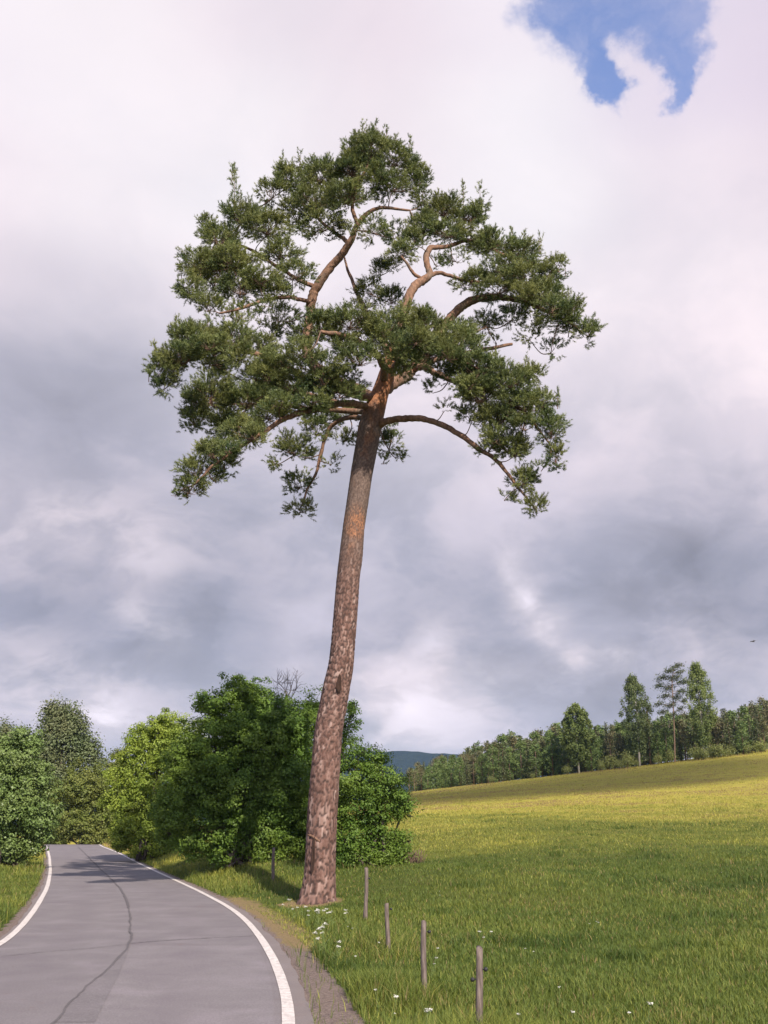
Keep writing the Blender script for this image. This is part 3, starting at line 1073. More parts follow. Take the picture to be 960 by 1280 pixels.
# foliage pads: px, py, rx, ry, depth, density
PADS = [
    (462, 188, 30, 24, .3, 1), (496, 200, 28, 20, .2, .9), (440, 213, 30, 20, .5, 1), (402, 222, 34, 18, .9, 1), (364, 224, 22, 20, 1.3, 1), (340, 242, 20, 16, 1.2, .9),
    (395, 253, 36, 18, .7, 1), (437, 248, 34, 16, .2, 1), (490, 233, 32, 16, .2, .9), (521, 224, 16, 24, .4, 1), (402, 284, 32, 13, .6, .9), (468, 288, 34, 11, .2, .75), (495, 294, 24, 10, .1, .6),
    (372, 268, 22, 20, 1.5, .9), (470, 222, 26, 14, .1, .9), (528, 248, 14, 14, .5, .8),
    (302, 272, 34, 16, 1.0, 1), (334, 286, 32, 18, .8, 1), (275, 300, 26, 20, .9, 1), (252, 332, 28, 24, .4, 1), (292, 328, 36, 20, .1, 1), (237, 363, 16, 20, .1, 1), (352, 318, 28, 18, .6, .85), (366, 344, 32, 14, .4, .85),
    (300, 362, 36, 16, .4, 1), (262, 384, 22, 13, -.2, .9), (300, 394, 26, 9, -.3, .55), (270, 345, 26, 22, 1.4, .9), (325, 350, 26, 14, -.2, .9), (262, 278, 10, 8, 1.0, .8), (340, 365, 24, 10, .2, .5),
    (348, 396, 26, 16, 2.0, .5), (338, 418, 20, 14, 2.1, .45), (368, 420, 14, 18, 2.0, .5),
    (240, 424, 34, 18, -1.5, 1.1), (204, 462, 22, 20, -1.5, 1.1), (288, 424, 34, 16, -1.8, 1.1), (268, 450, 34, 16, -1.6, 1), (226, 446, 28, 18, -1.7, 1.1), (205, 484, 18, 8, -1.3, .9), (325, 432, 22, 14, -1.8, 1),
    (262, 498, 34, 18, 0.6, 1), (244, 526, 22, 16, 0.6, 1), (308, 502, 34, 22, 0.6, 1), (284, 534, 28, 20, 0.6, 1), (338, 488, 28, 18, 0.6, 1), (240, 505, 16, 18, 0.6, .9), (265, 475, 24, 14, .6, .8),
    (304, 540, 28, 16, -2.1, 1), (268, 566, 26, 18, -2.2, 1), (248, 590, 22, 18, -2.2, 1), (236, 612, 20, 12, -2.1, .9), (220, 617, 9, 5, -2.1, .8), (334, 518, 28, 14, -2.1, 1), (282, 582, 18, 12, -2.0, .7), (270, 598, 12, 12, -2.0, .6), (360, 505, 22, 12, -2.0, .9),
    (398, 408, 26, 22, -2.6, 1), (438, 404, 34, 18, -2.7, 1), (482, 414, 32, 22, -2.5, 1.1), (530, 408, 28, 22, -2.3, 1.1), (350, 458, 36, 20, -2.3, 1.1), (398, 462, 38, 16, -2.5, .8), (450, 450, 34, 16, -2.6, .75), (364, 484, 34, 14, -2.2, 1),
    (414, 488, 28, 12, -2.0, .9), (540, 436, 36, 20, -2.4, 1.1), (502, 438, 30, 18, -2.6, 1.1), (440, 476, 22, 12, -1.6, .9), (320, 470, 20, 14, -2.0, .8), (425, 430, 28, 16, -2.6, .9), (500, 462, 14, 12, -1.4, .8), (508, 390, 14, 10, -1.8, .8),
    (572, 430, 34, 20, -2.3, 1.1), (600, 462, 34, 22, -2.3, 1.1), (636, 476, 30, 20, -2.2, 1.1), (664, 468, 16, 9, -2.0, 1), (600, 496, 30, 18, -2.0, 1), (656, 508, 32, 20, -2.1, 1.1), (688, 538, 16, 24, -2.0, 1.1),
    (622, 525, 30, 20, -1.7, 1), (642, 562, 24, 20, -1.6, 1), (652, 600, 18, 18, -1.4, 1), (669, 632, 15, 10, -1.3, 1), (694, 572, 13, 16, -1.9, .9), (630, 622, 11, 9, -1.2, .5), (612, 560, 16, 12, -1.5, .7), (575, 470, 26, 18, -1.6, .9), (676, 585, 8, 10, -1.9, .5), (680, 500, 12, 12, -2, 1),
    (541, 486, 9, 13, -1, .45), (555, 510, 8, 10, -.8, .2), (590, 520, 18, 14, -1.6, .7),
    (555, 262, 28, 18, .7, 1), (530, 285, 22, 20, .5, 1), (588, 272, 22, 14, .8, 1), (560, 292, 32, 14, .4, 1), (612, 306, 32, 16, .7, 1.1), (650, 316, 26, 14, .7, 1.1), (640, 338, 40, 14, .3, 1.1), (684, 344, 22, 10, .5, 1.1),
    (600, 262, 10, 16, .8, .7), (570, 324, 24, 9, .6, .45), (590, 352, 26, 11, .6, .9), (622, 362, 32, 12, .2, 1.1), (678, 368, 32, 16, .3, 1.1), (708, 388, 24, 18, .1, 1.1), (735, 415, 13, 16, 0, 1.1), (697, 404, 22, 8, .2, 1), (650, 350, 30, 10, .1, 1),
    (640, 396, 32, 11, .9, .6), (608, 404, 16, 13, 1.0, .85), (688, 436, 11, 14, .6, .45), (662, 420, 14, 12, .8, .4), (655, 388, 24, 8, .6, .6), (580, 412, 20, 10, .4, .8), (620, 425, 12, 8, 1.2, .3), (672, 402, 14, 12, .6, .5), (710, 418, 10, 8, .4, .5), (700, 330, 14, 7, .5, .9),
    (476, 338, 14, 16, 2.6, .7), (464, 362, 18, 16, 2.6, .7), (490, 374, 20, 14, 2.4, .8), (504, 318, 20, 14, -.3, .9), (518, 300, 14, 14, 0, .9), (492, 330, 10, 10, 2.5, .7), (452, 382, 14, 10, 2.6, .5), (545, 330, 10, 8, .6, .4), (575, 345, 10, 8, .6, .6),
    (394, 538, 18, 15, 1.0, .9), (368, 562, 26, 16, 1.3, .9), (374, 604, 18, 16, 1.2, .7), (374, 636, 20, 11, 1.0, .75), (430, 549, 18, 8, .6, .8), (414, 578, 12, 7, 1.2, .6), (486, 556, 13, 16, .8, .8), (345, 577, 10, 10, 1.3, .5), (355, 545, 14, 8, 1.3, .4), (490, 535, 10, 10, .8, .7), (480, 577, 8, 7, .8, .4),
    (405, 525, 24, 12, 1.2, .7), (440, 520, 14, 10, 1.0, .7), (498, 570, 7, 5, .7, .5),
]
PADS += [(262, 432, 26, 12, -2.3, 1), (300, 446, 26, 12, -2.4, 1), (335, 470, 22, 12, -2.5, .9), (318, 545, 20, 10, -2.6, .8), (285, 562, 18, 10, -2.6, .9), (350, 505, 22, 10, -2.6, .9), (395, 500, 24, 9, -2.4, .8), (380, 440, 24, 14, -2.9, .9), (560, 445, 24, 12, -2.7, .9), (585, 482, 20, 12, -2.5, .9), (620, 548, 16, 12, -1.9, .8), (655, 532, 18, 14, -2.2, .9), (520, 425, 22, 14, -2.9, 1), (690, 385, 20, 12, -.4, .9), (655, 370, 22, 9, -.2, .9), (425, 492, 26, 13, -2.2, 1), (405, 476, 24, 12, -2.5, 1), (512, 452, 20, 13, -2.4, 1), (548, 462, 18, 9, -2.0, .8), (395, 512, 24, 9, -1.9, .9), (352, 366, 16, 8, .1, .7), (330, 380, 16, 7, -.3, .7)]
SPIKES = [(293, 232, 5, 20, 1.0), (290, 218, 3, 8, 1.0), (300, 250, 5, 10, 1.0), (453, 165, 4, 9, .3), (470, 166, 4, 9, .3), (430, 188, 4, 9, .5), (375, 203, 4, 9, 1.0), (352, 207, 4, 10, 1.3), (408, 203, 3, 7, .9), (579, 243, 4, 10, .8), (600, 244, 4, 12, .8),
          (675, 305, 4, 8, .7), (707, 339, 8, 4, .5), (512, 182, 4, 8, .2), (483, 168, 4, 8, .3), (313, 262, 4, 10, 1.0), (640, 295, 4, 8, .7), (227, 340, 4, 5, .4), (194, 440, 4, 8, -1.5), (186, 468, 5, 6, -1.5), (220, 408, 4, 7, -1.5), (260, 404, 4, 6, -1.5), (302, 402, 4, 7, -1.7), (443, 178, 4, 9, .4), (495, 180, 4, 8, .2), (605, 285, 4, 7, .7), (655, 300, 4, 7, .7),
          (660, 458, 4, 7, -2), (697, 500, 4, 7, -2), (742, 405, 4, 7, 0), (710, 372, 4, 7, .3)]
for (a, b, rx, ry, d) in SPIKES:
    pass
# far half of the crown, hidden behind the near half from here
extra = []
for (a, b, rx, ry, d, q) in PADS:
    if q >= 1 and rx >= 24 and ry >= 14:
        if d < -1:
            extra.append((a + rng.uniform(-6, 6), b + rng.uniform(-3, 6), rx * 0.72, ry * 0.62, d + rng.uniform(2.5, 5.2), 0.55))
        else:
            extra.append((a + rng.uniform(-6, 6), b + rng.uniform(-3, 4), rx * 0.72, ry * 0.62, d + rng.uniform(1.0, 2.6), 0.6))
PADS += extra

sh_p, sh_d, sh_t = [], [], []
done = []
tw = MB()
up = np.array([0, 0, 1.0])
for (a, b, rx, ry, dy, q) in PADS:
    c = pp(a, b, dy)
    mx, mz = pr(a, b, rx * 1.02, dy), pr(a, b, ry * 1.02, dy)
    my = min(max(0.75 * mx, 0.12), 0.7)
    # connect the pad to the nearest limb
    k = np.argmin(np.linalg.norm(LP - c, axis=1) + 0.08 * np.maximum(LP[:, 2] - c[2] - 0.1, 0))
    s0 = LP[k]
    root = c - up * mz * 0.45
    dist = np.linalg.norm(root - s0)
    if dist > 0.8 and done:
        dd = np.linalg.norm(np.array(done) - root, axis=1)
        if dd.min() < dist:
            s0, dist = done[int(dd.argmin())], float(dd.min())
    done.append(root)
    midp = (s0 + root) / 2 + rng.normal(size=3) * 0.08 * min(dist, 1.5) - up * 0.06 * dist
    if dist > 0.15:
        tw.add(*tube(spline([s0, midp, root], 9), np.linspace(0.012 + 0.010 * min(dist, 2), 0.010, 9), 6, cap=False))
    area = mx * mz
    ns = int(max(2, round(q * area * 142)))
    pt = rng.random()
    for s in range(ns):
        v = unit(rng.normal(size=3))
        rr = (0.35 + 0.65 * rng.random() ** 0.6)
        if v[2] < -0.2 and rng.random() < 0.45:
            v[2] *= -1
        base = c + v * rr * np.array([mx, my, mz]) * 0.94
        d0 = unit(v * np.array([0.8, 0.8, 0.5]) + up * 0.45 + rng.normal(size=3) * 0.3)
        tp = base - d0 * 0.10
        if rng.random() < 0.75:
            m2 = (root + tp) / 2 + rng.normal(size=3) * 0.04
            tw.add(*tube(spline([root, m2, tp], 4), np.linspace(0.008, 0.005, 4), 3, cap=False))
        nsh = rng.integers(9, 16)
        st = rng.normal(0.45 + 0.25 * (pt - 0.5), 0.2)
        o = rng.normal(size=(nsh, 3)) * np.array([0.075, 0.075, 0.055])
        sh_p.append(base + o)
        sh_d.append(unit(d0 * 0.9 + unit(o) * 0.55 + rng.normal(size=(nsh, 3)) * 0.3 + up * 0.15))
        sh_t.append(np.clip(rng.normal(st, 0.12, nsh), 0, 1))
for (a, b, rx, ry, dy) in SPIKES:
    k = int(max(3, ry * 0.7))
    for f in np.linspace(-1, 1.15, k):
        c = pp(a + rng.uniform(-1, 1) + (1 - f) * rx * rng.uniform(-.4, .4), b - f * ry, dy)
        m = 3
        sh_p.append(c + rng.normal(size=(m, 3)) * 0.03)
        sh_d.append(unit(up * 1.0 + rng.normal(size=(m, 3)) * (0.55 - 0.2 * f)))
        sh_t.append(rng.uniform(0.2, 0.8, m))
    tw.add(*tube([pp(a, b + ry * 1.6, dy), pp(a, b - ry, dy)], [0.012, 0.006], 4, cap=False))
sh_p, sh_d, sh_t = map(np.concatenate, (sh_p, sh_d, sh_t))
NSH = len(sh_p)
print('pine shoots', NSH)
NN = 24
ax = np.repeat(sh_d, NN, 0)
n = NSH * NN
perp = unit(np.cross(ax, unit(rng.normal(size=(n, 3)))))
Lsh = np.repeat(rng.uniform(0.08, 0.19, NSH), NN)
tpos = rng.random(n)
start = np.repeat(sh_p, NN, 0) + ax * (Lsh * tpos)[:, None]
ang = np.radians(rng.uniform(25, 62, n))
nd = ax * np.cos(ang)[:, None] + perp * np.sin(ang)[:, None]
ln = rng.uniform(0.06, 0.095, n)
side = unit(np.cross(nd, unit(rng.normal(size=(n, 3)))))
wv_ = 0.0068
NV = np.empty((n, 3, 3))
NV[:, 0] = start - side * wv_
NV[:, 1] = start + side * wv_
NV[:, 2] = start + nd * ln[:, None]
tint = np.clip(np.repeat(sh_t, NN) + rng.normal(0, 0.12, n), 0, 1)
mesh('crown', NV.reshape(-1, 3), np.arange(n * 3).reshape(n, 3), M_NEEDLE, pine, PINE, False, {'tint': np.repeat(tint, 3)})
tw.build('twigs', M_TWIG, pine, PINE)

# ------------------------------------------------------------------ broadleaf trees and bushes by the road
M_BARK = bark_mat('grey_bark', (0.035, 0.027, 0.021), (0.11, 0.088, 0.072), (10, 10, 3), 0.01)
M_DEAD = bark_mat('dead_wood', (0.09, 0.075, 0.07), (0.22, 0.19, 0.18), (12, 12, 12), 0.004)
M_LEAF_DARK = leaf_mat('dark_leaves', (0.052, 0.108, 0.016), (0.140, 0.228, 0.034), trans=0.36, warm=(0.175, 0.228, 0.030), patch=0.8)
M_LEAF_BRIGHT = leaf_mat('fresh_leaves', (0.120, 0.180, 0.024), (0.285, 0.360, 0.060), trans=0.34, warm=(0.28, 0.33, 0.044), patch=0.8)
M_LEAF_YELLOW = leaf_mat('yellow_leaves', (0.088, 0.121, 0.022), (0.182, 0.209, 0.050), trans=0.3, warm=(0.176, 0.176, 0.044), patch=0.6)
M_LEAF_GREY = leaf_mat('grey_leaves', (0.069, 0.098, 0.040), (0.149, 0.190, 0.086), trans=0.25, warm=(0.161, 0.144, 0.069), patch=0.5)
M_LEAF_MID = leaf_mat('mid_leaves', (0.078, 0.130, 0.030), (0.210, 0.290, 0.092), trans=0.28, gloss=0.42, warm=(0.18, 0.215, 0.070), patch=0.8)


def leafy(name, label, cat, lobes, Y, mat, leaf, dens=1.0, group=None, upright=0.0, clump=0.34, stems=3, gap=0.0):
    """lobes: (px, py, r_px[, dy]) measured at distance Y"""
    L = []
    for lb in lobes:
        px, py, r = lb[:3]
        dy = lb[3] if len(lb) > 3 else rng.uniform(-0.3, 0.3) * r * Y / FPX
        c = at(px, py, Y + dy)
        L.append((c, r * Y / FPX))
    cs = np.array([c for c, _ in L])
    bx = float(np.mean(cs[:, 0]))
    by = Y
    base = np.array([bx, by, float(height(bx, by)) - 0.05])
    root = thing(name, base, label, cat, group)
    P, N, T = [], [], []
    tips = []
    for c, r in L:
        ncl = int(max(6, 9.5 * dens * (r / clump) ** 2 * 1.15 + 4))
        v = unit(rng.normal(size=(ncl, 3)))
        rr = 0.25 + 0.75 * rng.random(ncl) ** 0.45
        rr = np.where(rng.random(ncl) < 0.07, rng.uniform(1.0, 1.28, ncl), rr)
        wob = 1 + 0.5 * (vnoise(v[:, 0] * 2.2 + c[0], v[:, 1] * 2.2 + c[1], v[:, 2] * 2.2, seed=31) - 0.5)
        cc = c + v * (rr * wob)[:, None] * r
        gz = height(cc[:, 0], cc[:, 1], bumps=False)
        cc[:, 2] = np.maximum(cc[:, 2], gz + 0.1)
        tips.append(cc[rr > 0.6])
        for q, vv in zip(cc, v):
            if gap and rng.random() < gap:
                continue
            nl = int(rng.integers(70, 112) * (clump / 0.34) ** 1.0 * (0.085 / leaf) ** 1.0)
            cr = clump * rng.uniform(0.6, 1.25)
            u = unit(rng.normal(size=(nl, 3)))
            o = u * (rng.random(nl) ** 0.5)[:, None] * cr * np.array([1, 1, 0.62 + upright])
            P.append(q + o)
            N.append(u * 0.55 + vv * 0.5 + up * 0.5 + rng.normal(size=(nl, 3)) * 0.42)
            T.append(np.clip(rng.normal(rng.uniform(0.25, 0.75), 0.2, nl), 0, 1))
    P, N, T = map(np.concatenate, (P, N, T))
    gz = height(P[:, 0], P[:, 1], bumps=False)
    ok = P[:, 2] > gz + 0.02
    P, N, T = P[ok], N[ok], T[ok]
    V, F, A = leaf_quads(P, N, rng.uniform(0.55, 1.2, len(P)) * leaf * 0.92, 0.62, T)
    mesh('crown', V, F, mat, root, base, False, {'tint': A})
    tb = MB()
    order = rng.permutation(len(L))
    for k, li in enumerate(order):
        c, r = L[li]
        s = base + np.array([rng.uniform(-0.3, 0.3), rng.uniform(-0.2, 0.2), 0]) * min(stems, 2)
        m1 = s + (c - s) * 0.45 + rng.normal(size=3) * 0.12 * r + up * 0.15 * r
        h = np.linalg.norm(c - s)
        tb.add(*tube(spline([s, m1, c], 10), np.linspace(0.03 + 0.013 * h, 0.018, 10), 7, wob=0.2))
        tp = tips[li]
        for q in tp[rng.permutation(len(tp))[:14]]:
            m2 = (c + q) / 2 + rng.normal(size=3) * 0.08
            tb.add(*tube(spline([c - (c - s) * 0.12 * rng.random(), m2, q], 5), np.linspace(0.014, 0.005, 5), 4, cap=False))
    tb.build('trunk', M_BARK, root, base)
    return root


leafy('broadleaf_tree', 'big dark green bushy tree right of the road, directly behind the leaning pine', 'tree',
      [(298, 892, 40), (268, 930, 44), (335, 925, 48), (378, 912, 34), (248, 985, 40), (308, 985, 54), (368, 975, 46), (268, 1032, 32), (330, 1036, 38), (395, 1020, 34), (218, 1010, 28), (365, 1045, 26), (300, 868, 22), (262, 880, 18), (240, 1055, 20), (285, 1062, 22), (335, 1064, 22), (385, 1060, 20), (210, 1040, 18), (325, 884, 24), (350, 894, 24), (230, 950, 26), (300, 930, 40, 1.3), (345, 960, 45, 1.4), (275, 980, 45, 1.3), (310, 1030, 40, 1.3), (365, 1010, 40, 1.3)], 38, M_LEAF_DARK, 0.105, 1.25)
leafy('broadleaf_tree', 'round light yellow green bush at the left end of the roadside hedge', 'tree',
      [(198, 930, 32), (165, 962, 30), (208, 975, 36), (150, 1000, 22), (185, 1010, 32), (225, 930, 32), (178, 925, 20), (245, 960, 30), (210, 905, 16), (155, 1032, 16), (180, 1040, 16), (205, 1042, 16), (230, 1020, 24), (152, 1048, 15), (178, 1056, 16), (205, 1058, 14), (225, 1055, 14)], 53, M_LEAF_BRIGHT, 0.125, 1.0)
leafy('hedge_bush', 'loose dark green bush at the right end of the hedge, reaching over the meadow', 'bush',
      [(440, 968, 34), (478, 975, 30), (452, 1008, 38), (492, 1000, 24), (438, 1045, 30), (474, 1038, 24), (410, 1010, 30), (505, 1008, 12), (462, 950, 20), (480, 1064, 18), (445, 1072, 18), (420, 1062, 22), (505, 1052, 13), (495, 1068, 12), (465, 1072, 14)], 33.5, M_LEAF_DARK, 0.09, 1.05, gap=0.12)
leafy('broadleaf_tree', 'small thin topped tree rising behind the pine trunk above the hedge', 'tree',
      [(432, 905, 16), (428, 930, 20), (385, 885, 22), (405, 920, 28), (440, 885, 8)], 43, M_LEAF_DARK, 0.11, 0.8, gap=0.2)
leafy('roadside_bush', 'broad mid green bush crowding the left edge of the road', 'bush',
      [(15, 950, 34), (38, 985, 32), (5, 1000, 40), (45, 1022, 26), (18, 1040, 26), (-30, 970, 50), (-30, 1030, 36), (50, 1048, 16), (30, 930, 20), (20, 1060, 18), (-10, 1062, 20), (40, 1060, 12)], 45, M_LEAF_MID, 0.13, 1.0)
leafy('broadleaf_tree', 'tall grey green tree with upright feathery tips at the bend, left of the road', 'tree',
      [(78, 925, 30), (52, 938, 26), (104, 942, 20), (62, 975, 34), (98, 985, 28), (85, 905, 18), (68, 905, 16), (40, 960, 24), (112, 935, 14), (58, 893, 7), (68, 887, 7), (78, 889, 8), (92, 893, 7), (104, 910, 7)], 92, M_LEAF_GREY, 0.26, 1.0, upright=1.0, clump=0.75)
leafy('broadleaf_tree', 'grey green tree top peeping over the bush at the far left', 'tree',
      [(8, 922, 20), (20, 935, 20), (-15, 930, 26), (10, 960, 30)], 98, M_LEAF_GREY, 0.26, 1.0, upright=1.0, clump=0.75)
leafy('roadside_bush', 'yellow green bush straight ahead where the road bends away', 'bush',
      [(102, 985, 28), (82, 1012, 28), (116, 1012, 24), (70, 1034, 18), (126, 975, 16), (100, 1032, 22), (128, 1030, 16), (75, 1046, 12), (115, 1045, 14), (135, 1045, 12)], 88, M_LEAF_YELLOW, 0.2, 1.0, clump=0.55)
leafy('broadleaf_tree', 'hazy green tree half hidden at the left of the round light bush', 'tree',
      [(140, 965, 18), (150, 950, 14), (145, 995, 22), (160, 975, 20), (140, 1020, 20), (160, 1015, 22)], 105, M_LEAF_YELLOW, 0.24, 0.9, clump=0.6)

# bare dead tree in the hedge
dbase = np.array([*at(352, 1040, 41)[:2], 0])
dbase[2] = float(height(dbase[0], dbase[1])) - 0.05
dead = thing('dead_tree', dbase, 'bare dead twiggy tree sticking out above the hedge', 'dead tree')
tb, bw = MB(), MB()
dt = at(358, 866, 41)
tb.add(*tube(spline([dbase, (dbase + dt) / 2 + [0.1, 0, 0], dt], 14), np.linspace(0.11, 0.04, 14), 8, wob=0.2))
tb.build('trunk', M_DEAD, dead, dbase)


def dead_grow(p, d, ln, r, lev):
    n = 5
    pts = [p]
    dd = d
    for k in range(n):
        dd = unit(dd + rng.normal(size=3) * 0.16 + up * 0.05)
        pts.append(pts[-1] + dd * ln / n)
    bw.add(*tube(pts, np.linspace(r, r * 0.55, n + 1), 4, cap=False))
    if lev:
        for k in range(5 if lev > 1 else 4):
            q = pts[rng.integers(2, n + 1)]
            dead_grow(q, unit(dd + rng.normal(size=3) * np.array([0.6, 0.45, 0.4])), ln * rng.uniform(0.5, 0.75), r * 0.55, lev - 1)


for k in range(6):
    dead_grow(dt - (dt - dbase) * 0.05 * k * 0.6, unit(np.array([rng.uniform(-0.9, 0.9), rng.uniform(-0.5, 0.5), 0.9])), rng.uniform(0.65, 0.95), 0.02, 2)
bw.build('twigs', M_DEAD, dead, dbase)


# ------------------------------------------------------------------ forest beyond the meadow
M_SPRUCE = leaf_mat('spruce_needles', (0.051, 0.078, 0.035), (0.136, 0.158, 0.067), trans=0.1, warm=(0.151, 0.135, 0.062), patch=0.3)
M_FPINE = leaf_mat('forest_pine_needles', (0.080, 0.103, 0.051), (0.185, 0.183, 0.082), trans=0.1, warm=(0.229, 0.158, 0.082), patch=0.3)
M_BIRCH = leaf_mat('birch_leaves', (0.088, 0.131, 0.037), (0.197, 0.241, 0.075), trans=0.25, warm=(0.190, 0.213, 0.062), patch=0.3)
M_FDECID = leaf_mat('forest_leaves', (0.059, 0.105, 0.029), (0.155, 0.211, 0.060), trans=0.2, warm=(0.155, 0.189, 0.053), patch=0.3)
M_SHRUB = leaf_mat('shrub_leaves', (0.136, 0.170, 0.046), (0.286, 0.306, 0.103), trans=0.25, warm=(0.271, 0.270, 0.089), patch=0.3)
M_FTRUNK = bark_mat('forest_trunk', (0.09, 0.06, 0.045), (0.26, 0.17, 0.12), (3, 3, 1), 0.01)
M_BTRUNK = bark_mat('birch_bark', (0.22, 0.20, 0.18), (0.62, 0.58, 0.53), (5, 5, 1.2), 0.005)


def proto_tree(kind, H, big=1.0):
    """returns (crown V, F, A), (trunk V, F) around the origin, H metres tall"""
    P, N, T = [], [], []
    tm = MB()
    tm.add(*tube([(0, 0, -0.5), (0.02 * H * rng.uniform(-1, 1), 0, H * 0.5), (0, 0, H * 0.95)], [H * 0.014 + 0.03, H * 0.010 + 0.02, 0.02], 7))
    if kind == 'spruce':
        z = H * 0.08
        while z < H * 0.985:
            f = z / H
            rad_ = (1 - f) ** 0.85 * H * 0.19 + 0.12
            nb = int(5 + 7 * (1 - f))
            for k in range(nb):
                a = rng.uniform(0, 2 * math.pi)
                L = rad_ * rng.uniform(0.65, 1.2)
                m = max(3, int(L * 7))
                s = np.linspace(0.15, 1, m)
                dz = -0.25 * L * s + 0.12 * L * s ** 2
                q = np.stack([np.cos(a) * s * L, np.sin(a) * s * L, z + dz], 1) + rng.normal(size=(m, 3)) * 0.09
                P.append(q)
                N.append(rng.normal(size=(m, 3)) * 0.5 + up)
                T.append(np.clip(0.25 + 0.5 * s + rng.normal(0, 0.15, m), 0, 1))
            z += H * 0.028 + 0.05
        size = 0.36
    elif kind == 'pine':
        for k in range(34):
            f = rng.uniform(0.38, 1.0)
            a = rng.uniform(0, 2 * math.pi)
            rmax = H * 0.17 * math.sin(min(1, (1.06 - f) / 0.55) * math.pi * 0.5 + 0.1)
            L = rmax * rng.uniform(0.3, 1.0)
            c = np.array([math.cos(a) * L, math.sin(a) * L, f * H])
            m = 34
            P.append(c + rng.normal(size=(m, 3)) * np.array([0.42, 0.42, 0.24]) * H / 10)
            N.append(rng.normal(size=(m, 3)) * 0.6 + up * 0.8)
            T.append(np.clip(rng.normal(rng.uniform(0.25, 0.75), 0.2, m), 0, 1))
            tm.add(*tube([(0, 0, f * H - L * 0.3), tuple(c)], [0.04, 0.015], 4, cap=False))
        size = 0.34
    elif kind in ('birch', 'leafy'):
        wide = 0.16 if kind == 'birch' else 0.24
        lo = 0.16 if kind == 'birch' else 0.06
        for k in range(int((70 if kind == 'birch' else 80) * big)):
            f = rng.uniform(lo, 1.0)
            a = rng.uniform(0, 2 * math.pi)
            pr_ = math.sin(math.pi * min(1, max(0.03, (1.02 - f) / (1.02 - lo) * (0.94 if kind == 'birch' else 0.85)))) ** 0.7
            L = H * wide * pr_ * (rng.uniform(0.3, 1.45) if kind == 'birch' else rng.uniform(0.35, 1.1))
            c = np.array([math.cos(a) * L, math.sin(a) * L, f * H])
            m = int(30 * big ** 0.6)
            sd = np.array([0.36, 0.36, 0.5 if kind == 'birch' else 0.34]) * H / 9 / big ** 0.55
            P.append(c + rng.normal(size=(m, 3)) * sd * 0.75)
            N.append(rng.normal(size=(m, 3)) * 0.6 + up * 0.5 + unit(c - [0, 0, f * H]) * 0.4)
            T.append(np.clip(rng.normal(rng.uniform(0.2, 0.8), 0.2, m), 0, 1))
        size = 0.34
    else:  # shrub
        for k in range(26):
            v = unit(rng.normal(size=3))
            c = v * rng.uniform(0.4, 1) * np.array([0.42, 0.42, 0.40]) * H + np.array([0, 0, 0.48 * H])
            m = 28
            P.append(c + rng.normal(size=(m, 3)) * 0.13 * H)
            N.append(rng.normal(size=(m, 3)) * 0.6 + up * 0.5 + v * 0.4)
            T.append(np.clip(rng.normal(rng.uniform(0.2, 0.8), 0.2, m), 0, 1))
        size = 0.26
    P, N, T = map(np.concatenate, (P, N, T))
    k = P[:, 2] > 0.03
    return leaf_quads(P[k], N[k], rng.uniform(0.7, 1.3, k.sum()) * size, 0.62, T[k]), tm


KINDS = {
    'spruce': ('spruce_tree', M_SPRUCE, M_FTRUNK, 'dark pointed spruce in the forest edge beyond the meadow', 'spruce tree', 'spruces in the far forest edge'),
    'pine': ('forest_pine', M_FPINE, M_FTRUNK, 'brownish green rounded pine in the forest edge beyond the meadow', 'pine tree', 'pines in the far forest edge'),
    'leafy': ('forest_tree', M_FDECID, M_FTRUNK, 'rounded leafy green tree in the forest edge beyond the meadow', 'tree', 'leafy trees in the far forest edge'),
    'shrub': ('forest_shrub', M_SHRUB, M_FTRUNK, 'low pale green shrub in front of the forest at the top of the meadow', 'shrub', 'shrubs along the far forest edge'),
}
PROTO = {}
for kd, (nm, mc, mt, lab, cat, grp) in KINDS.items():
    PROTO[kd] = []
    for v in range(3):
        Hh = 3.0 if kd == 'shrub' else 9.0
        (V, F, A), tm = proto_tree(kd, Hh)
        PROTO[kd].append((V, F, A, tm, Hh, None))


def plant(kd, x, y, H):
    nm, mc, mt, lab, cat, grp = KINDS[kd]
    v = int(rng.integers(0, 3))
    V, F, A, tm, Hh, root = PROTO[kd][v]
    z = float(height(x, y, bumps=False))
    s = H / Hh
    if root is None:
        root = thing(nm, (x, y, z), lab, cat, grp)
        mesh('crown', V, F, mc, root, (0, 0, 0), False, {'tint': A})
        tm.build('trunk', mt, root)
        root.scale = (s, s, s)
        root.rotation_euler = (0, 0, rng.uniform(0, 6.28))
        PROTO[kd][v] = (V, F, A, tm, Hh, root)
        return root
    return copy_tree(root, (x, y, z), rng.uniform(0, 6.28), (s * rng.uniform(0.85, 1.15), s * rng.uniform(0.85, 1.15), s))


TOP = np.array([(380, 965), (500, 960), (525, 957), (548, 950), (575, 943), (600, 932), (625, 922), (660, 919), (700, 910), (760, 905), (800, 904), (830, 900), (860, 895), (900, 889), (930, 886), (960, 880), (1100, 862)], float)


def top_h(px, x, y):
    ty = np.interp(px, TOP[:, 0], TOP[:, 1]) - 3.5
    return at(px, ty, y)[2] - float(height(x, y, bumps=False))


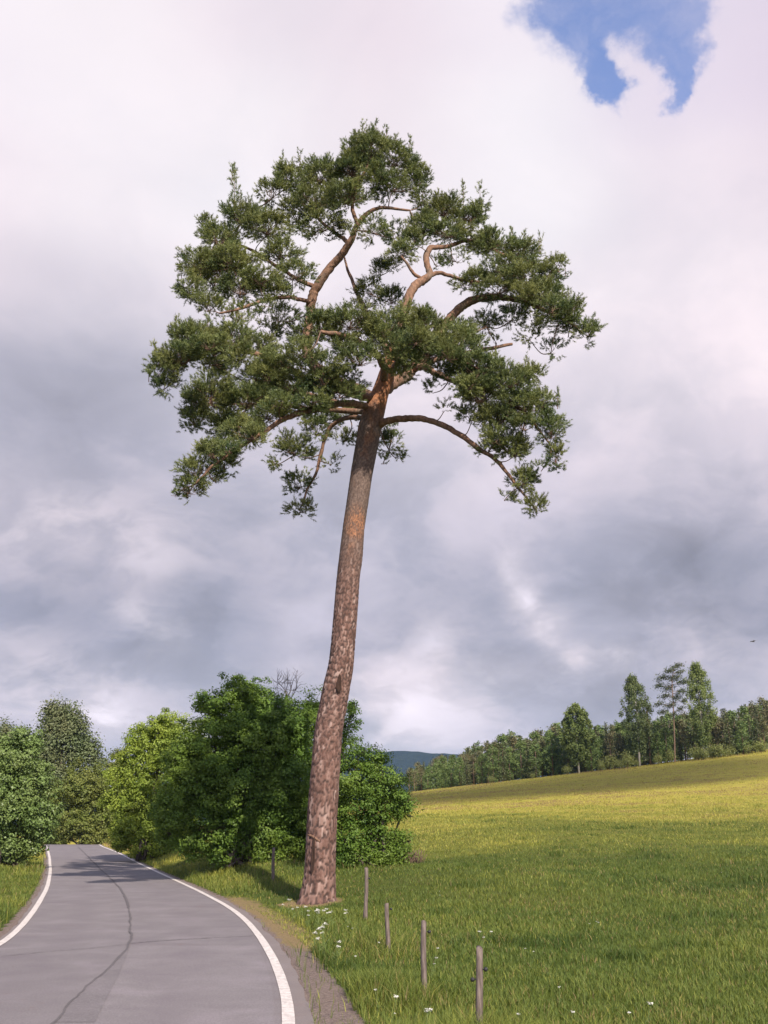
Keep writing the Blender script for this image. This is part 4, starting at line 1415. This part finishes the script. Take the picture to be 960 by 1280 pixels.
# rows of forest trees
for row, (dist, stepx, frac) in enumerate([(208, 9, 0.80), (216, 9, 0.93), (226, 9, 1.0), (240, 10, 1.0), (258, 11, 0.98)]):
    px = 512 + rng.uniform(0, 8)
    while px < 985:
        ppx = px + rng.uniform(-3, 3)
        y = dist + rng.uniform(-4, 4) + max(0, (620 - ppx)) * 0.25
        x = (ppx - 480) / FPX * (y * CP + 8 * SP)
        H = top_h(ppx, x, y) * frac * rng.uniform(0.80, 1.06)
        if 530 < ppx < 575 and row < 2:
            kd = 'leafy'
        elif ppx < 690:
            kd = rng.choice(['spruce', 'spruce', 'pine', 'pine', 'leafy'] if row else ['spruce', 'pine', 'pine', 'leafy'])
        elif ppx < 830:
            kd = rng.choice(['leafy', 'leafy', 'spruce', 'spruce', 'pine'])
        else:
            kd = rng.choice(['spruce', 'leafy', 'pine', 'spruce', 'pine'])
        if H > 1.5:
            plant(str(kd), x, y, H)
        px += stepx * rng.uniform(0.8, 1.3)
for k in range(26):
    ppx = rng.choice([rng.uniform(850, 975), rng.uniform(850, 975), rng.uniform(760, 850), rng.uniform(600, 760)])
    y = rng.uniform(200, 204)
    x = (ppx - 480) / FPX * (y * CP + 8 * SP)
    plant('shrub', x, y, rng.uniform(1.4, 3.2) * (1.0 if ppx > 760 else 0.7))


def big_tree(kd, name, label, cat, px, top, bot_y, dist, wide, mc, mt):
    x = (px - 480) / FPX * (dist * CP + 10 * SP)
    z = float(height(x, dist, bumps=False))
    H = at(px, top, dist)[2] - z
    (V, F, A), tm = proto_tree(kd, H, 3.4)
    root = thing(name, (x, dist, z), label, cat)
    V = V * np.array([wide, wide, 1])
    mesh('crown', V, F, mc, root, (0, 0, 0), False, {'tint': A})
    tm.build('trunk', mt, root)
    return root


M_BIRCH2 = leaf_mat('dark_birch_leaves', (0.059, 0.091, 0.033), (0.141, 0.175, 0.063), trans=0.2, warm=(0.149, 0.168, 0.057), patch=0.3)
big_tree('birch', 'birch_tree', 'broad birch standing alone in front of the forest, left of the other tall trees', 'birch tree', 724, 882, 960, 203, 1.15, M_BIRCH, M_BTRUNK)
big_tree('birch', 'birch_tree', 'tall dense dark birch just left of the tall far pine', 'birch tree', 800, 847, 950, 203, 0.85, M_BIRCH2, M_BTRUNK)
big_tree('spruce', 'spruce_tree', 'slim dark spruce squeezed between the tall birch and the tall far pine', 'spruce tree', 814, 862, 950, 207, 0.55, M_SPRUCE, M_FTRUNK)
big_tree('birch', 'birch_tree', 'tall slender pale birch at the right of the tall far pine', 'birch tree', 882, 832, 945, 203, 0.82, M_BIRCH, M_BTRUNK)

# the tall far pine with its bare trunk and tiers of flat, wind-swept pads
fx = (842 - 480) / FPX * (202 * CP + 10 * SP)
fz = float(height(fx, 202, bumps=False))
fp = thing('forest_pine', (fx, 202, fz), 'tall far pine with bare pink trunk and flat tiers of dark needles, above the forest', 'pine tree')
tm = MB()
fpts = [at(843, 947, 202), at(843, 920, 202), at(841.5, 880, 202), at(840, 850, 202), at(843, 834, 202)]
fpts[0][2] = fz - 0.3
tm.add(*tube(spline(fpts, 16), np.linspace(0.17, 0.06, 16), 8, wob=0.1))
P, N, T = [], [], []
for (a, b, rx, ry) in [(847, 832, 8, 2.2), (838, 838, 9, 2.5), (850, 840, 6, 2), (828, 847, 9, 2.8), (843, 848, 9, 3), (852, 853, 7, 2.4), (824, 857, 7, 2.5), (836, 860, 9, 3), (852, 864, 8, 2.5), (832, 870, 8, 2.6), (846, 872, 8, 2.8), (855, 876, 5, 2), (824, 880, 7, 2.2), (838, 882, 8, 2.5), (851, 886, 6, 2.2), (828, 890, 7, 2), (842, 893, 6, 2)]:
    for rep in range(2):
        c = at(a, b, 202 + rng.uniform(-1.2, 1.2))
        m = int(rx * ry * 8)
        s = 202 / FPX
        tl = rng.normal(size=(m, 3)) * np.array([rx * s * 0.5, rx * s * 0.4, ry * s * 0.75])
        tl[:, 2] += 0.22 * tl[:, 0]
        P.append(c + tl)
        N.append(rng.normal(size=(m, 3)) * 0.5 + up)
        T.append(np.clip(rng.normal(0.35, 0.2, m), 0, 1))
        k = fpts[2] + (fpts[3] - fpts[2]) * rng.random()
        k = spline(fpts, 40)
        k = k[np.argmin(np.abs(k[:, 2] - c[2] + 0.3))]
        tm.add(*tube([k, c], [0.05, 0.02], 4, cap=False))
P, N, T = map(np.concatenate, (P, N, T))
V, F, A = leaf_quads(P, N, rng.uniform(0.7, 1.3, len(P)) * 0.30, 0.6, T)
mesh('crown', V, F, M_SPRUCE, fp, (fx, 202, fz), False, {'tint': A})
tm.build('trunk', M_FTRUNK, fp, (fx, 202, fz))

# ------------------------------------------------------------------ grass
M_GRASS, t, p = newmat('grass_blades')
out = M_GRASS.node_tree.nodes['Material Output']
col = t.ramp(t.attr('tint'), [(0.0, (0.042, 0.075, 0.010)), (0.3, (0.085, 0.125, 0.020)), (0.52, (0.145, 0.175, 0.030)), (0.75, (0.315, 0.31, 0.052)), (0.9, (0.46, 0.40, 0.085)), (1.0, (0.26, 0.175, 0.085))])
t.put(p.inputs['Base Color'], col)
p.inputs['Roughness'].default_value = 0.6
tr = t.add('ShaderNodeBsdfTranslucent')
t.put(tr.inputs[0], col)
mx = t.add('ShaderNodeMixShader')
mx.inputs[0].default_value = 0.3
t.l.new(p.outputs[0], mx.inputs[1])
t.l.new(tr.outputs[0], mx.inputs[2])
t.l.new(mx.outputs[0], out.inputs[0])


def scatter_grass(n):
    r = 6.0 * (225 / 6.0) ** (rng.random(n) ** 0.80)
    a = np.radians(rng.uniform(-33, 33, n))
    x, y = r * np.sin(a), r * np.cos(a)
    dr = x - xr(y)
    dl = xl(y) - x
    o = np.maximum(dr, dl)
    keep = o > 0.22
    dirt = dirt_amount(x, y) + 0.9 * (fbm(x * 2.2, y * 2.2, seed=41) - 0.5)
    lit = litter_amount(x, y)
    keep &= ~((dirt > 0.45) & (rng.random(n) < 0.97))
    keep &= ~((lit > 0.5) & (rng.random(n) < 0.3))
    x, y, r, dr, dl, lit = [v[keep] for v in (x, y, r, dr, dl, lit)]
    return x, y, r, dr, dl, lit


def blades(x, y, r, hgt, wid, tint, lean=0.95):
    n = len(x)
    z = height(x, y) - 0.02
    a = rng.uniform(0, 2 * math.pi, n)
    b = a + rng.uniform(0.9, 2.2, n)
    s = np.stack([np.cos(b), np.sin(b), np.zeros(n)], 1)
    l = np.stack([np.cos(a), np.sin(a), np.zeros(n)], 1)
    q = rng.uniform(0.15, lean, n)[:, None] * hgt[:, None]
    P0 = np.stack([x, y, z], 1)
    P1 = P0 + up * (hgt * 0.6)[:, None] + l * q * 0.35
    P2 = P0 + up * (hgt * rng.uniform(0.85, 1.0, n))[:, None] + l * q
    w = wid[:, None]
    V = np.stack([P0 - s * w * 0.5, P0 + s * w * 0.5, P1 + s * w * 0.42, P1 - s * w * 0.42, P2 + s * w * 0.08, P2 - s * w * 0.08], 1)
    i = np.arange(n)[:, None] * 6
    F = np.concatenate([i + np.array([[0, 1, 2, 3]]), i + np.array([[3, 2, 4, 5]])], 0)
    return V.reshape(-1, 3), F, np.repeat(tint, 6)


x, y, r, dr, dl, lit = scatter_grass(1150000)
patch = fbm(x * 0.35, y * 0.35, seed=51)
patch2 = fbm(x * 0.12, y * 0.12, seed=57)
fine = vnoise(x * 2.5, y * 2.5, seed=53)
verge = (1 - ss(np.maximum(dr, dl), 1.0, 3.2))
weedy = ss(fbm(x * 0.9 + 11, y * 0.9, seed=81), 0.66, 0.74)
hgt = (0.04 + 0.075 * patch + 0.045 * fine) * (1 + 0.7 * weedy) * (1 + (0.9 + 0.9 * (1 - ss(y, 13, 20))) * verge * ss(patch, 0.4, 0.6)) * rng.uniform(0.6, 1.25, len(x))
hgt *= 1 - 0.55 * (lit > 0.45)
wid = np.clip(0.0028 + 0.00032 * r, 0.0035, 0.07) * rng.uniform(0.7, 1.3, len(x))
rusty = ss(fbm(x * 0.5 + 40, y * 0.3, seed=71), 0.52, 0.7)
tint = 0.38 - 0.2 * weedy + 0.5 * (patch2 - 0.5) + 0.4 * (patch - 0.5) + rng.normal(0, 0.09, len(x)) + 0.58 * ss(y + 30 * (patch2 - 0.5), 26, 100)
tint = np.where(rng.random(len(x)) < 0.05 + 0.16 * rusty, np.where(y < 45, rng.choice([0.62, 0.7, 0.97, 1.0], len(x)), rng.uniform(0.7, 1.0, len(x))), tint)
tint = np.where((lit > 0.4) & (rng.random(len(x)) < 0.6), rng.uniform(0.55, 0.82, len(x)), tint)
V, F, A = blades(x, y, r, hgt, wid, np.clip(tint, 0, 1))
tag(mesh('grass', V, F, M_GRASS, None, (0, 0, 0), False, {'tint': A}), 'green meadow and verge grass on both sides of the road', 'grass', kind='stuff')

# ------------------------------------------------------------------ fence posts
M_POST = bark_mat('weathered_post', (0.055, 0.040, 0.034), (0.215, 0.17, 0.148), (38, 38, 5), 0.008)
M_PLASTIC, t, p = newmat('black_plastic')
t.put(p.inputs['Base Color'], t.mix(t.noise(None, 30.0, 2), (0.012, 0.012, 0.013), (0.03, 0.03, 0.03)))
p.inputs['Roughness'].default_value = 0.5
M_PALE = bark_mat('pale_post', (0.32, 0.30, 0.28), (0.60, 0.57, 0.54), (30, 30, 3), 0.004)


def fence_post(px, base_py, top_py, wpx, label, knobs, lean=(0, 0), mat=None, name='fence_post', group='meadow fence posts'):
    b = hit(px, base_py)
    tpt = at(px, top_py, b[1])
    H = tpt[2] - b[2]
    root = thing(name, b, label, 'fence post', group)
    rr = wpx * 0.43 * b[1] / FPX
    n = 14
    k = 10
    V = []
    zs = np.linspace(-0.25, H, n)
    for q, z in enumerate(zs):
        f = max(z, 0) / H
        for a in range(k):
            th = 2 * math.pi * a / k
            rad_ = rr * (1.06 - 0.12 * f) * (1 + 0.13 * (vnoise(np.array([math.cos(th) * 1.3 + px]), np.array([z * 2.5]), np.array([math.sin(th) * 1.3]), seed=61)[0] - 0.5) * 2)
            zz = z + (0.018 * math.cos(th * 1 + px) + 0.006 * rng.uniform(-1, 1) if q == n - 1 else 0)
            V.append((lean[0] * f * H + rad_ * math.cos(th) + 0.008 * math.sin(z * 5 + px), lean[1] * f * H + rad_ * math.sin(th), zz))
    V.append((lean[0] * H, lean[1] * H, H + 0.004))
    F = []
    for q in range(n - 1):
        for a in range(k):
            F.append([q * k + a, q * k + (a + 1) % k, (q + 1) * k + (a + 1) % k, (q + 1) * k + a])
    for a in range(0, k, 2):
        F.append([len(V) - 1, (n - 1) * k + a, (n - 1) * k + (a + 1) % k, (n - 1) * k + (a + 2) % k])
    mesh('post', V, F, mat or M_POST, root, (0, 0, 0), False)
    for (kz, sd) in knobs:
        m = MB()
        c = np.array([lean[0] * kz * H + sd * rr * 0.9, -0.01, kz * H])
        m.add(*tube([c, c + [sd * 0.02, -0.004, 0]], [0.006, 0.006], 6))
        e_ = c + [sd * 0.03, -0.006, 0]
        th = np.linspace(-1.25, 1.25, 7)
        m.add(*tube(np.stack([e_[0] + 0.018 * np.sin(th), np.full(7, e_[1]), e_[2] + th * 0], 1), 0.017 * np.cos(th * 0.95) + 0.002, 8))
        m.build('insulator', M_PLASTIC, root)
    return root


fence_post(601, 1303, 1185, 9.5, 'nearest wooden fence post in the meadow grass, cut off by the bottom of the photo', [(0.77, 1), (0.66, -1)])
fence_post(530, 1243, 1152, 7.5, 'flat topped wooden fence post, second nearest, with a black insulator on its right', [(0.86, 1)], (0.015, 0))
fence_post(485, 1192, 1130, 6, 'short dark wooden fence post, third from the front, with an insulator near its top', [(0.9, 1)], (-0.02, 0))
fence_post(457, 1152, 1085, 5.5, 'grey wooden fence post just right of the pine foot', [(0.8, 1)], (0.01, 0))
fence_post(341, 1102, 1060, 4.5, 'thin grey fence post left of the pine foot, in front of the hedge', [(0.85, 1)])
fence_post(205, 1064, 1046, 3.2, 'small pale stake by the far right edge of the road', [], mat=M_PALE, group='marker stakes')

# ------------------------------------------------------------------ wildflowers
M_PETAL, t, p = newmat('white_petals')
t.put(p.inputs['Base Color'], t.mix(t.attr('tint'), (0.55, 0.54, 0.46), (0.82, 0.81, 0.76)))
p.inputs['Roughness'].default_value = 0.7
M_STEM, t, p = newmat('flower_stem')
t.put(p.inputs['Base Color'], t.mix(t.noise(None, 12.0, 2), (0.08, 0.12, 0.03), (0.14, 0.18, 0.05)))


def flower_proto(name, label, group, H, R_, nf, spread, pos):
    R_ *= 0.55
    root = thing(name, pos, label, 'wildflower', group)
    sm = MB()
    bend = np.array([rng.uniform(-0.05, 0.05), rng.uniform(-0.05, 0.05), 0])
    topp = np.array([bend[0] * 2, bend[1] * 2, H])
    sm.add(*tube(spline([(0, 0, -0.05), (bend[0], bend[1], H * 0.5), topp], 8), np.linspace(0.004, 0.003, 8), 5))
    P, N = [], []
    for k in range(nf):
        a = rng.uniform(0, 6.28)
        q = R_ * math.sqrt(rng.random())
        c = topp + np.array([math.cos(a) * q, math.sin(a) * q, spread + 0.02 * rng.random() - 0.25 * q])
        sm.add(*tube([topp - [0, 0, 0.03], c], [0.002, 0.0015], 3, cap=False))
        for e_ in range(7):
            P.append(c + rng.normal(size=3) * np.array([0.012, 0.012, 0.004]))
            N.append(rng.normal(size=3) * 0.35 + up)
    for k in range(5):
        zz = rng.uniform(0.15, 0.7) * H
        a = rng.uniform(0, 6.28)
        sm.add(*tube(spline([(bend[0] * zz / H, bend[1] * zz / H, zz), (0.02 * math.cos(a), 0.02 * math.sin(a), zz + 0.03), (0.05 * math.cos(a), 0.05 * math.sin(a), zz + 0.05)], 5), [0.002, 0.004, 0.005, 0.004, 0.001], 4, cap=False))
    sm.build('stem', M_STEM, root)
    V, F, A = leaf_quads(np.array(P), np.array(N), rng.uniform(0.011, 0.018, len(P)), 0.8)
    mesh('flower_head', V, F, M_PETAL, root, (0, 0, 0), False, {'tint': A})
    return root


verge_px = [(392, 1150), (400, 1152), (407, 1150), (388, 1148), (412, 1153), (380, 1146), (372, 1143), (366, 1147), (398, 1156), (384, 1153), (395, 1184), (401, 1188), (406, 1183), (398, 1192), (409, 1187), (403, 1179), (392, 1190), (424, 1200), (418, 1204), (399, 1162), (432, 1151), (434, 1158), (360, 1140), (352, 1138), (416, 1160)]
fl = None
for (a, b) in verge_px:
    q = hit(a + rng.uniform(-2, 2), b + 9)
    if fl is None:
        fl = flower_proto('wildflower', 'small white flat headed wildflower in the verge between the road and the pine', 'white wildflowers in the verge', 0.32, 0.045, 9, 0.0, q)
    else:
        copy_tree(fl, q, rng.uniform(0, 6.28), rng.uniform(0.75, 1.25))
fl2 = None
for (a, b, s) in [(606, 1168, 1.3), (614, 1167, 1.1), (601, 1174, .9), (488, 1255, 1.2), (473, 1245, .9), (527, 1278, 1.5), (470, 1180, .8), (543, 1188, .9), (541, 1201, .9), (540, 1208, .7), (656, 1187, .7), (666, 1190, .6), (740, 1156, .7), (752, 1155, .8), (745, 1153, .6), (807, 1265, 1.2), (786, 1272, .8), (711, 1272, .9), (700, 1239, .8), (655, 1276, .8), (904, 1092, .7), (441, 1199, .8), (442, 1165, .7), (437, 1162, .7), (498, 1272, .6), (549, 1116, .6), (551, 1120, .6)]:
    s *= 0.62
    q = hit(a, b + 30)
    for _ in range(4):
        q = hit(a, b + 0.42 * s * 1280 / q[1])
    if fl2 is None:
        fl2 = flower_proto('wildflower', 'white flower head standing above the meadow grass right of the fence posts', 'white flowers in the meadow', 0.42, 0.045, 10, 0.0, q)
        fl2.scale = (s, s, s)
    else:
        copy_tree(fl2, q, rng.uniform(0, 6.28), s)

# dark dry weed clump in the meadow behind the posts
wq = hit(513, 1080)
weed = thing('weed_clump', wq, 'dark brown clump of dead weeds in the meadow right of the hedge', 'weeds')
wm = MB()
for k in range(150):
    o = np.array([rng.normal(0, 0.26), rng.normal(0, 0.2), -0.02])
    h_ = rng.uniform(0.2, 0.55)
    d_ = np.array([rng.uniform(-0.2, 0.2), rng.uniform(-0.2, 0.2), h_])
    wm.add(*tube(spline([o, o + d_ * 0.5, o + d_], 4), [0.012, 0.010, 0.009, 0.016], 4))
wm.build('stalks', bark_mat('dry_stalks', (0.07, 0.045, 0.03), (0.17, 0.12, 0.08), (20, 20, 5), 0.003), weed)

# ------------------------------------------------------------------ bird
M_BIRD, t, p = newmat('dark_feathers')
t.put(p.inputs['Base Color'], t.mix(t.noise(None, 9.0, 3), (0.03, 0.028, 0.03), (0.09, 0.085, 0.085)))
bp = at(941, 802, 95)
bird = MB()
bird.add(*tube([(-0.22, 0, 0), (-0.12, 0, 0), (0, 0, 0.01), (0.1, 0, 0.02), (0.16, 0, 0.03), (0.2, 0, 0.03)], [0.03, 0.03, 0.055, 0.045, 0.032, 0.006], 8))
for sd in (-1, 1):
    w = [(0.07, sd * 0.03, 0.03), (0.05, sd * 0.2, 0.09), (-0.02, sd * 0.42, 0.05), (-0.08, sd * 0.40, 0.045), (-0.08, sd * 0.18, 0.075), (-0.07, sd * 0.03, 0.02)]
    lo = [(a, b, c - 0.012) for a, b, c in w]
    F = [[0, 1, 4, 5], [1, 2, 3, 4], [11, 10, 7, 6], [10, 9, 8, 7]] + [[q, (q + 1) % 6, (q + 1) % 6 + 6, q + 6] for q in range(6)]
    bird.add(w + lo, F)
bo = bird.build('bird', M_BIRD, None)
bo.location = tuple(bp)
bo.rotation_euler = (0, 0, R(200))
tag(bo, 'tiny dark bird flying against the grey clouds', 'bird')

# ------------------------------------------------------------------ drifting cloud between the sun and the top of the meadow
M_CLOUD, t, p = newmat('cloud_white')
t.put(p.inputs['Base Color'], t.mix(t.noise(None, 2.0, 4), (0.75, 0.74, 0.76), (0.85, 0.84, 0.85)))
p.inputs['Roughness'].default_value = 1
CZ = 330.0
_tr = t.add('ShaderNodeBsdfTransparent')
_mx = t.add('ShaderNodeMixShader')
_mx.inputs[0].default_value = 0.085
t.l.new(_tr.outputs[0], _mx.inputs[1])
t.l.new(p.outputs[0], _mx.inputs[2])
t.l.new(_mx.outputs[0], M_CLOUD.node_tree.nodes['Material Output'].inputs[0])
b0, b1 = hit(533, 1006), hit(960, 966)
bd = unit((b1 - b0) * np.array([1, 1, 0]))
bn = np.array([-bd[1], bd[0], 0])
if bn[1] < 0:
    bn = -bn
cv, cf, cn = [], [], 0
for k in range(46):
    al = rng.uniform(0.02, 1.6) * np.linalg.norm(b1 - b0)
    rr = rng.uniform(16, 26)
    ac = rr * 0.92 + (rng.uniform(-6, 9) if k < 26 else rng.uniform(12, 40))
    gp = b0 + bd * al + bn * ac
    dz = rng.uniform(-4, 8)
    c = gp + np.array(SUN_DIR) * ((CZ + dz - gp[2]) / SUN_DIR[2])
    nu, nv_ = 24, 14
    U, W = np.meshgrid(np.linspace(0, 2 * math.pi, nu, endpoint=False), np.linspace(0.02, math.pi - 0.02, nv_))
    q = np.stack([np.cos(U) * np.sin(W), np.sin(U) * np.sin(W), np.cos(W)], -1).reshape(-1, 3)
    w = 1 + 0.5 * (fbm(q[:, 0] * 2 + k, q[:, 1] * 2, q[:, 2] * 2, seed=77) - 0.5)
    cv.append(c + q * w[:, None] * np.array([rr, rr, rr * 0.35]))
    i = np.arange(nv_ - 1)[:, None] * nu
    j = np.arange(nu)[None, :]
    cf.append(np.stack([i + j, i + nu + j, i + nu + (j + 1) % nu, i + (j + 1) % nu], -1).reshape(-1, 4) + cn)
    cn += len(q)
tag(mesh('cloud', np.concatenate(cv), np.concatenate(cf), M_CLOUD, None, (0, 0, 0), True), kind='structure')
print('cloud', np.concatenate(cv).min(0), np.concatenate(cv).max(0))

# ------------------------------------------------------------------ haze
HAZE = 0.00007
mh = bpy.data.materials.new('pale_haze')
mh.use_nodes = True
ht = NT(mh.node_tree)
ht.n.clear()
pv = ht.add('ShaderNodeVolumePrincipled')
pv.inputs['Color'].default_value = (0.42, 0.64, 1.0, 1)
pv.inputs['Density'].default_value = HAZE
pv.inputs['Anisotropy'].default_value = 0.0
ho = ht.add('ShaderNodeOutputMaterial')
ht.l.new(pv.outputs[0], ho.inputs['Volume'])
X0, X1, Y0, Y1, Z0, Z1 = -3900, 3900, -300, 5600, -6, 260
hv = [(a, b, c) for c in (Z0, Z1) for b in (Y0, Y1) for a in (X0, X1)]
hf = [[0, 2, 3, 1], [4, 5, 7, 6], [0, 1, 5, 4], [2, 6, 7, 3], [0, 4, 6, 2], [1, 3, 7, 5]]
tag(mesh('haze', hv, hf, mh), kind='stuff')
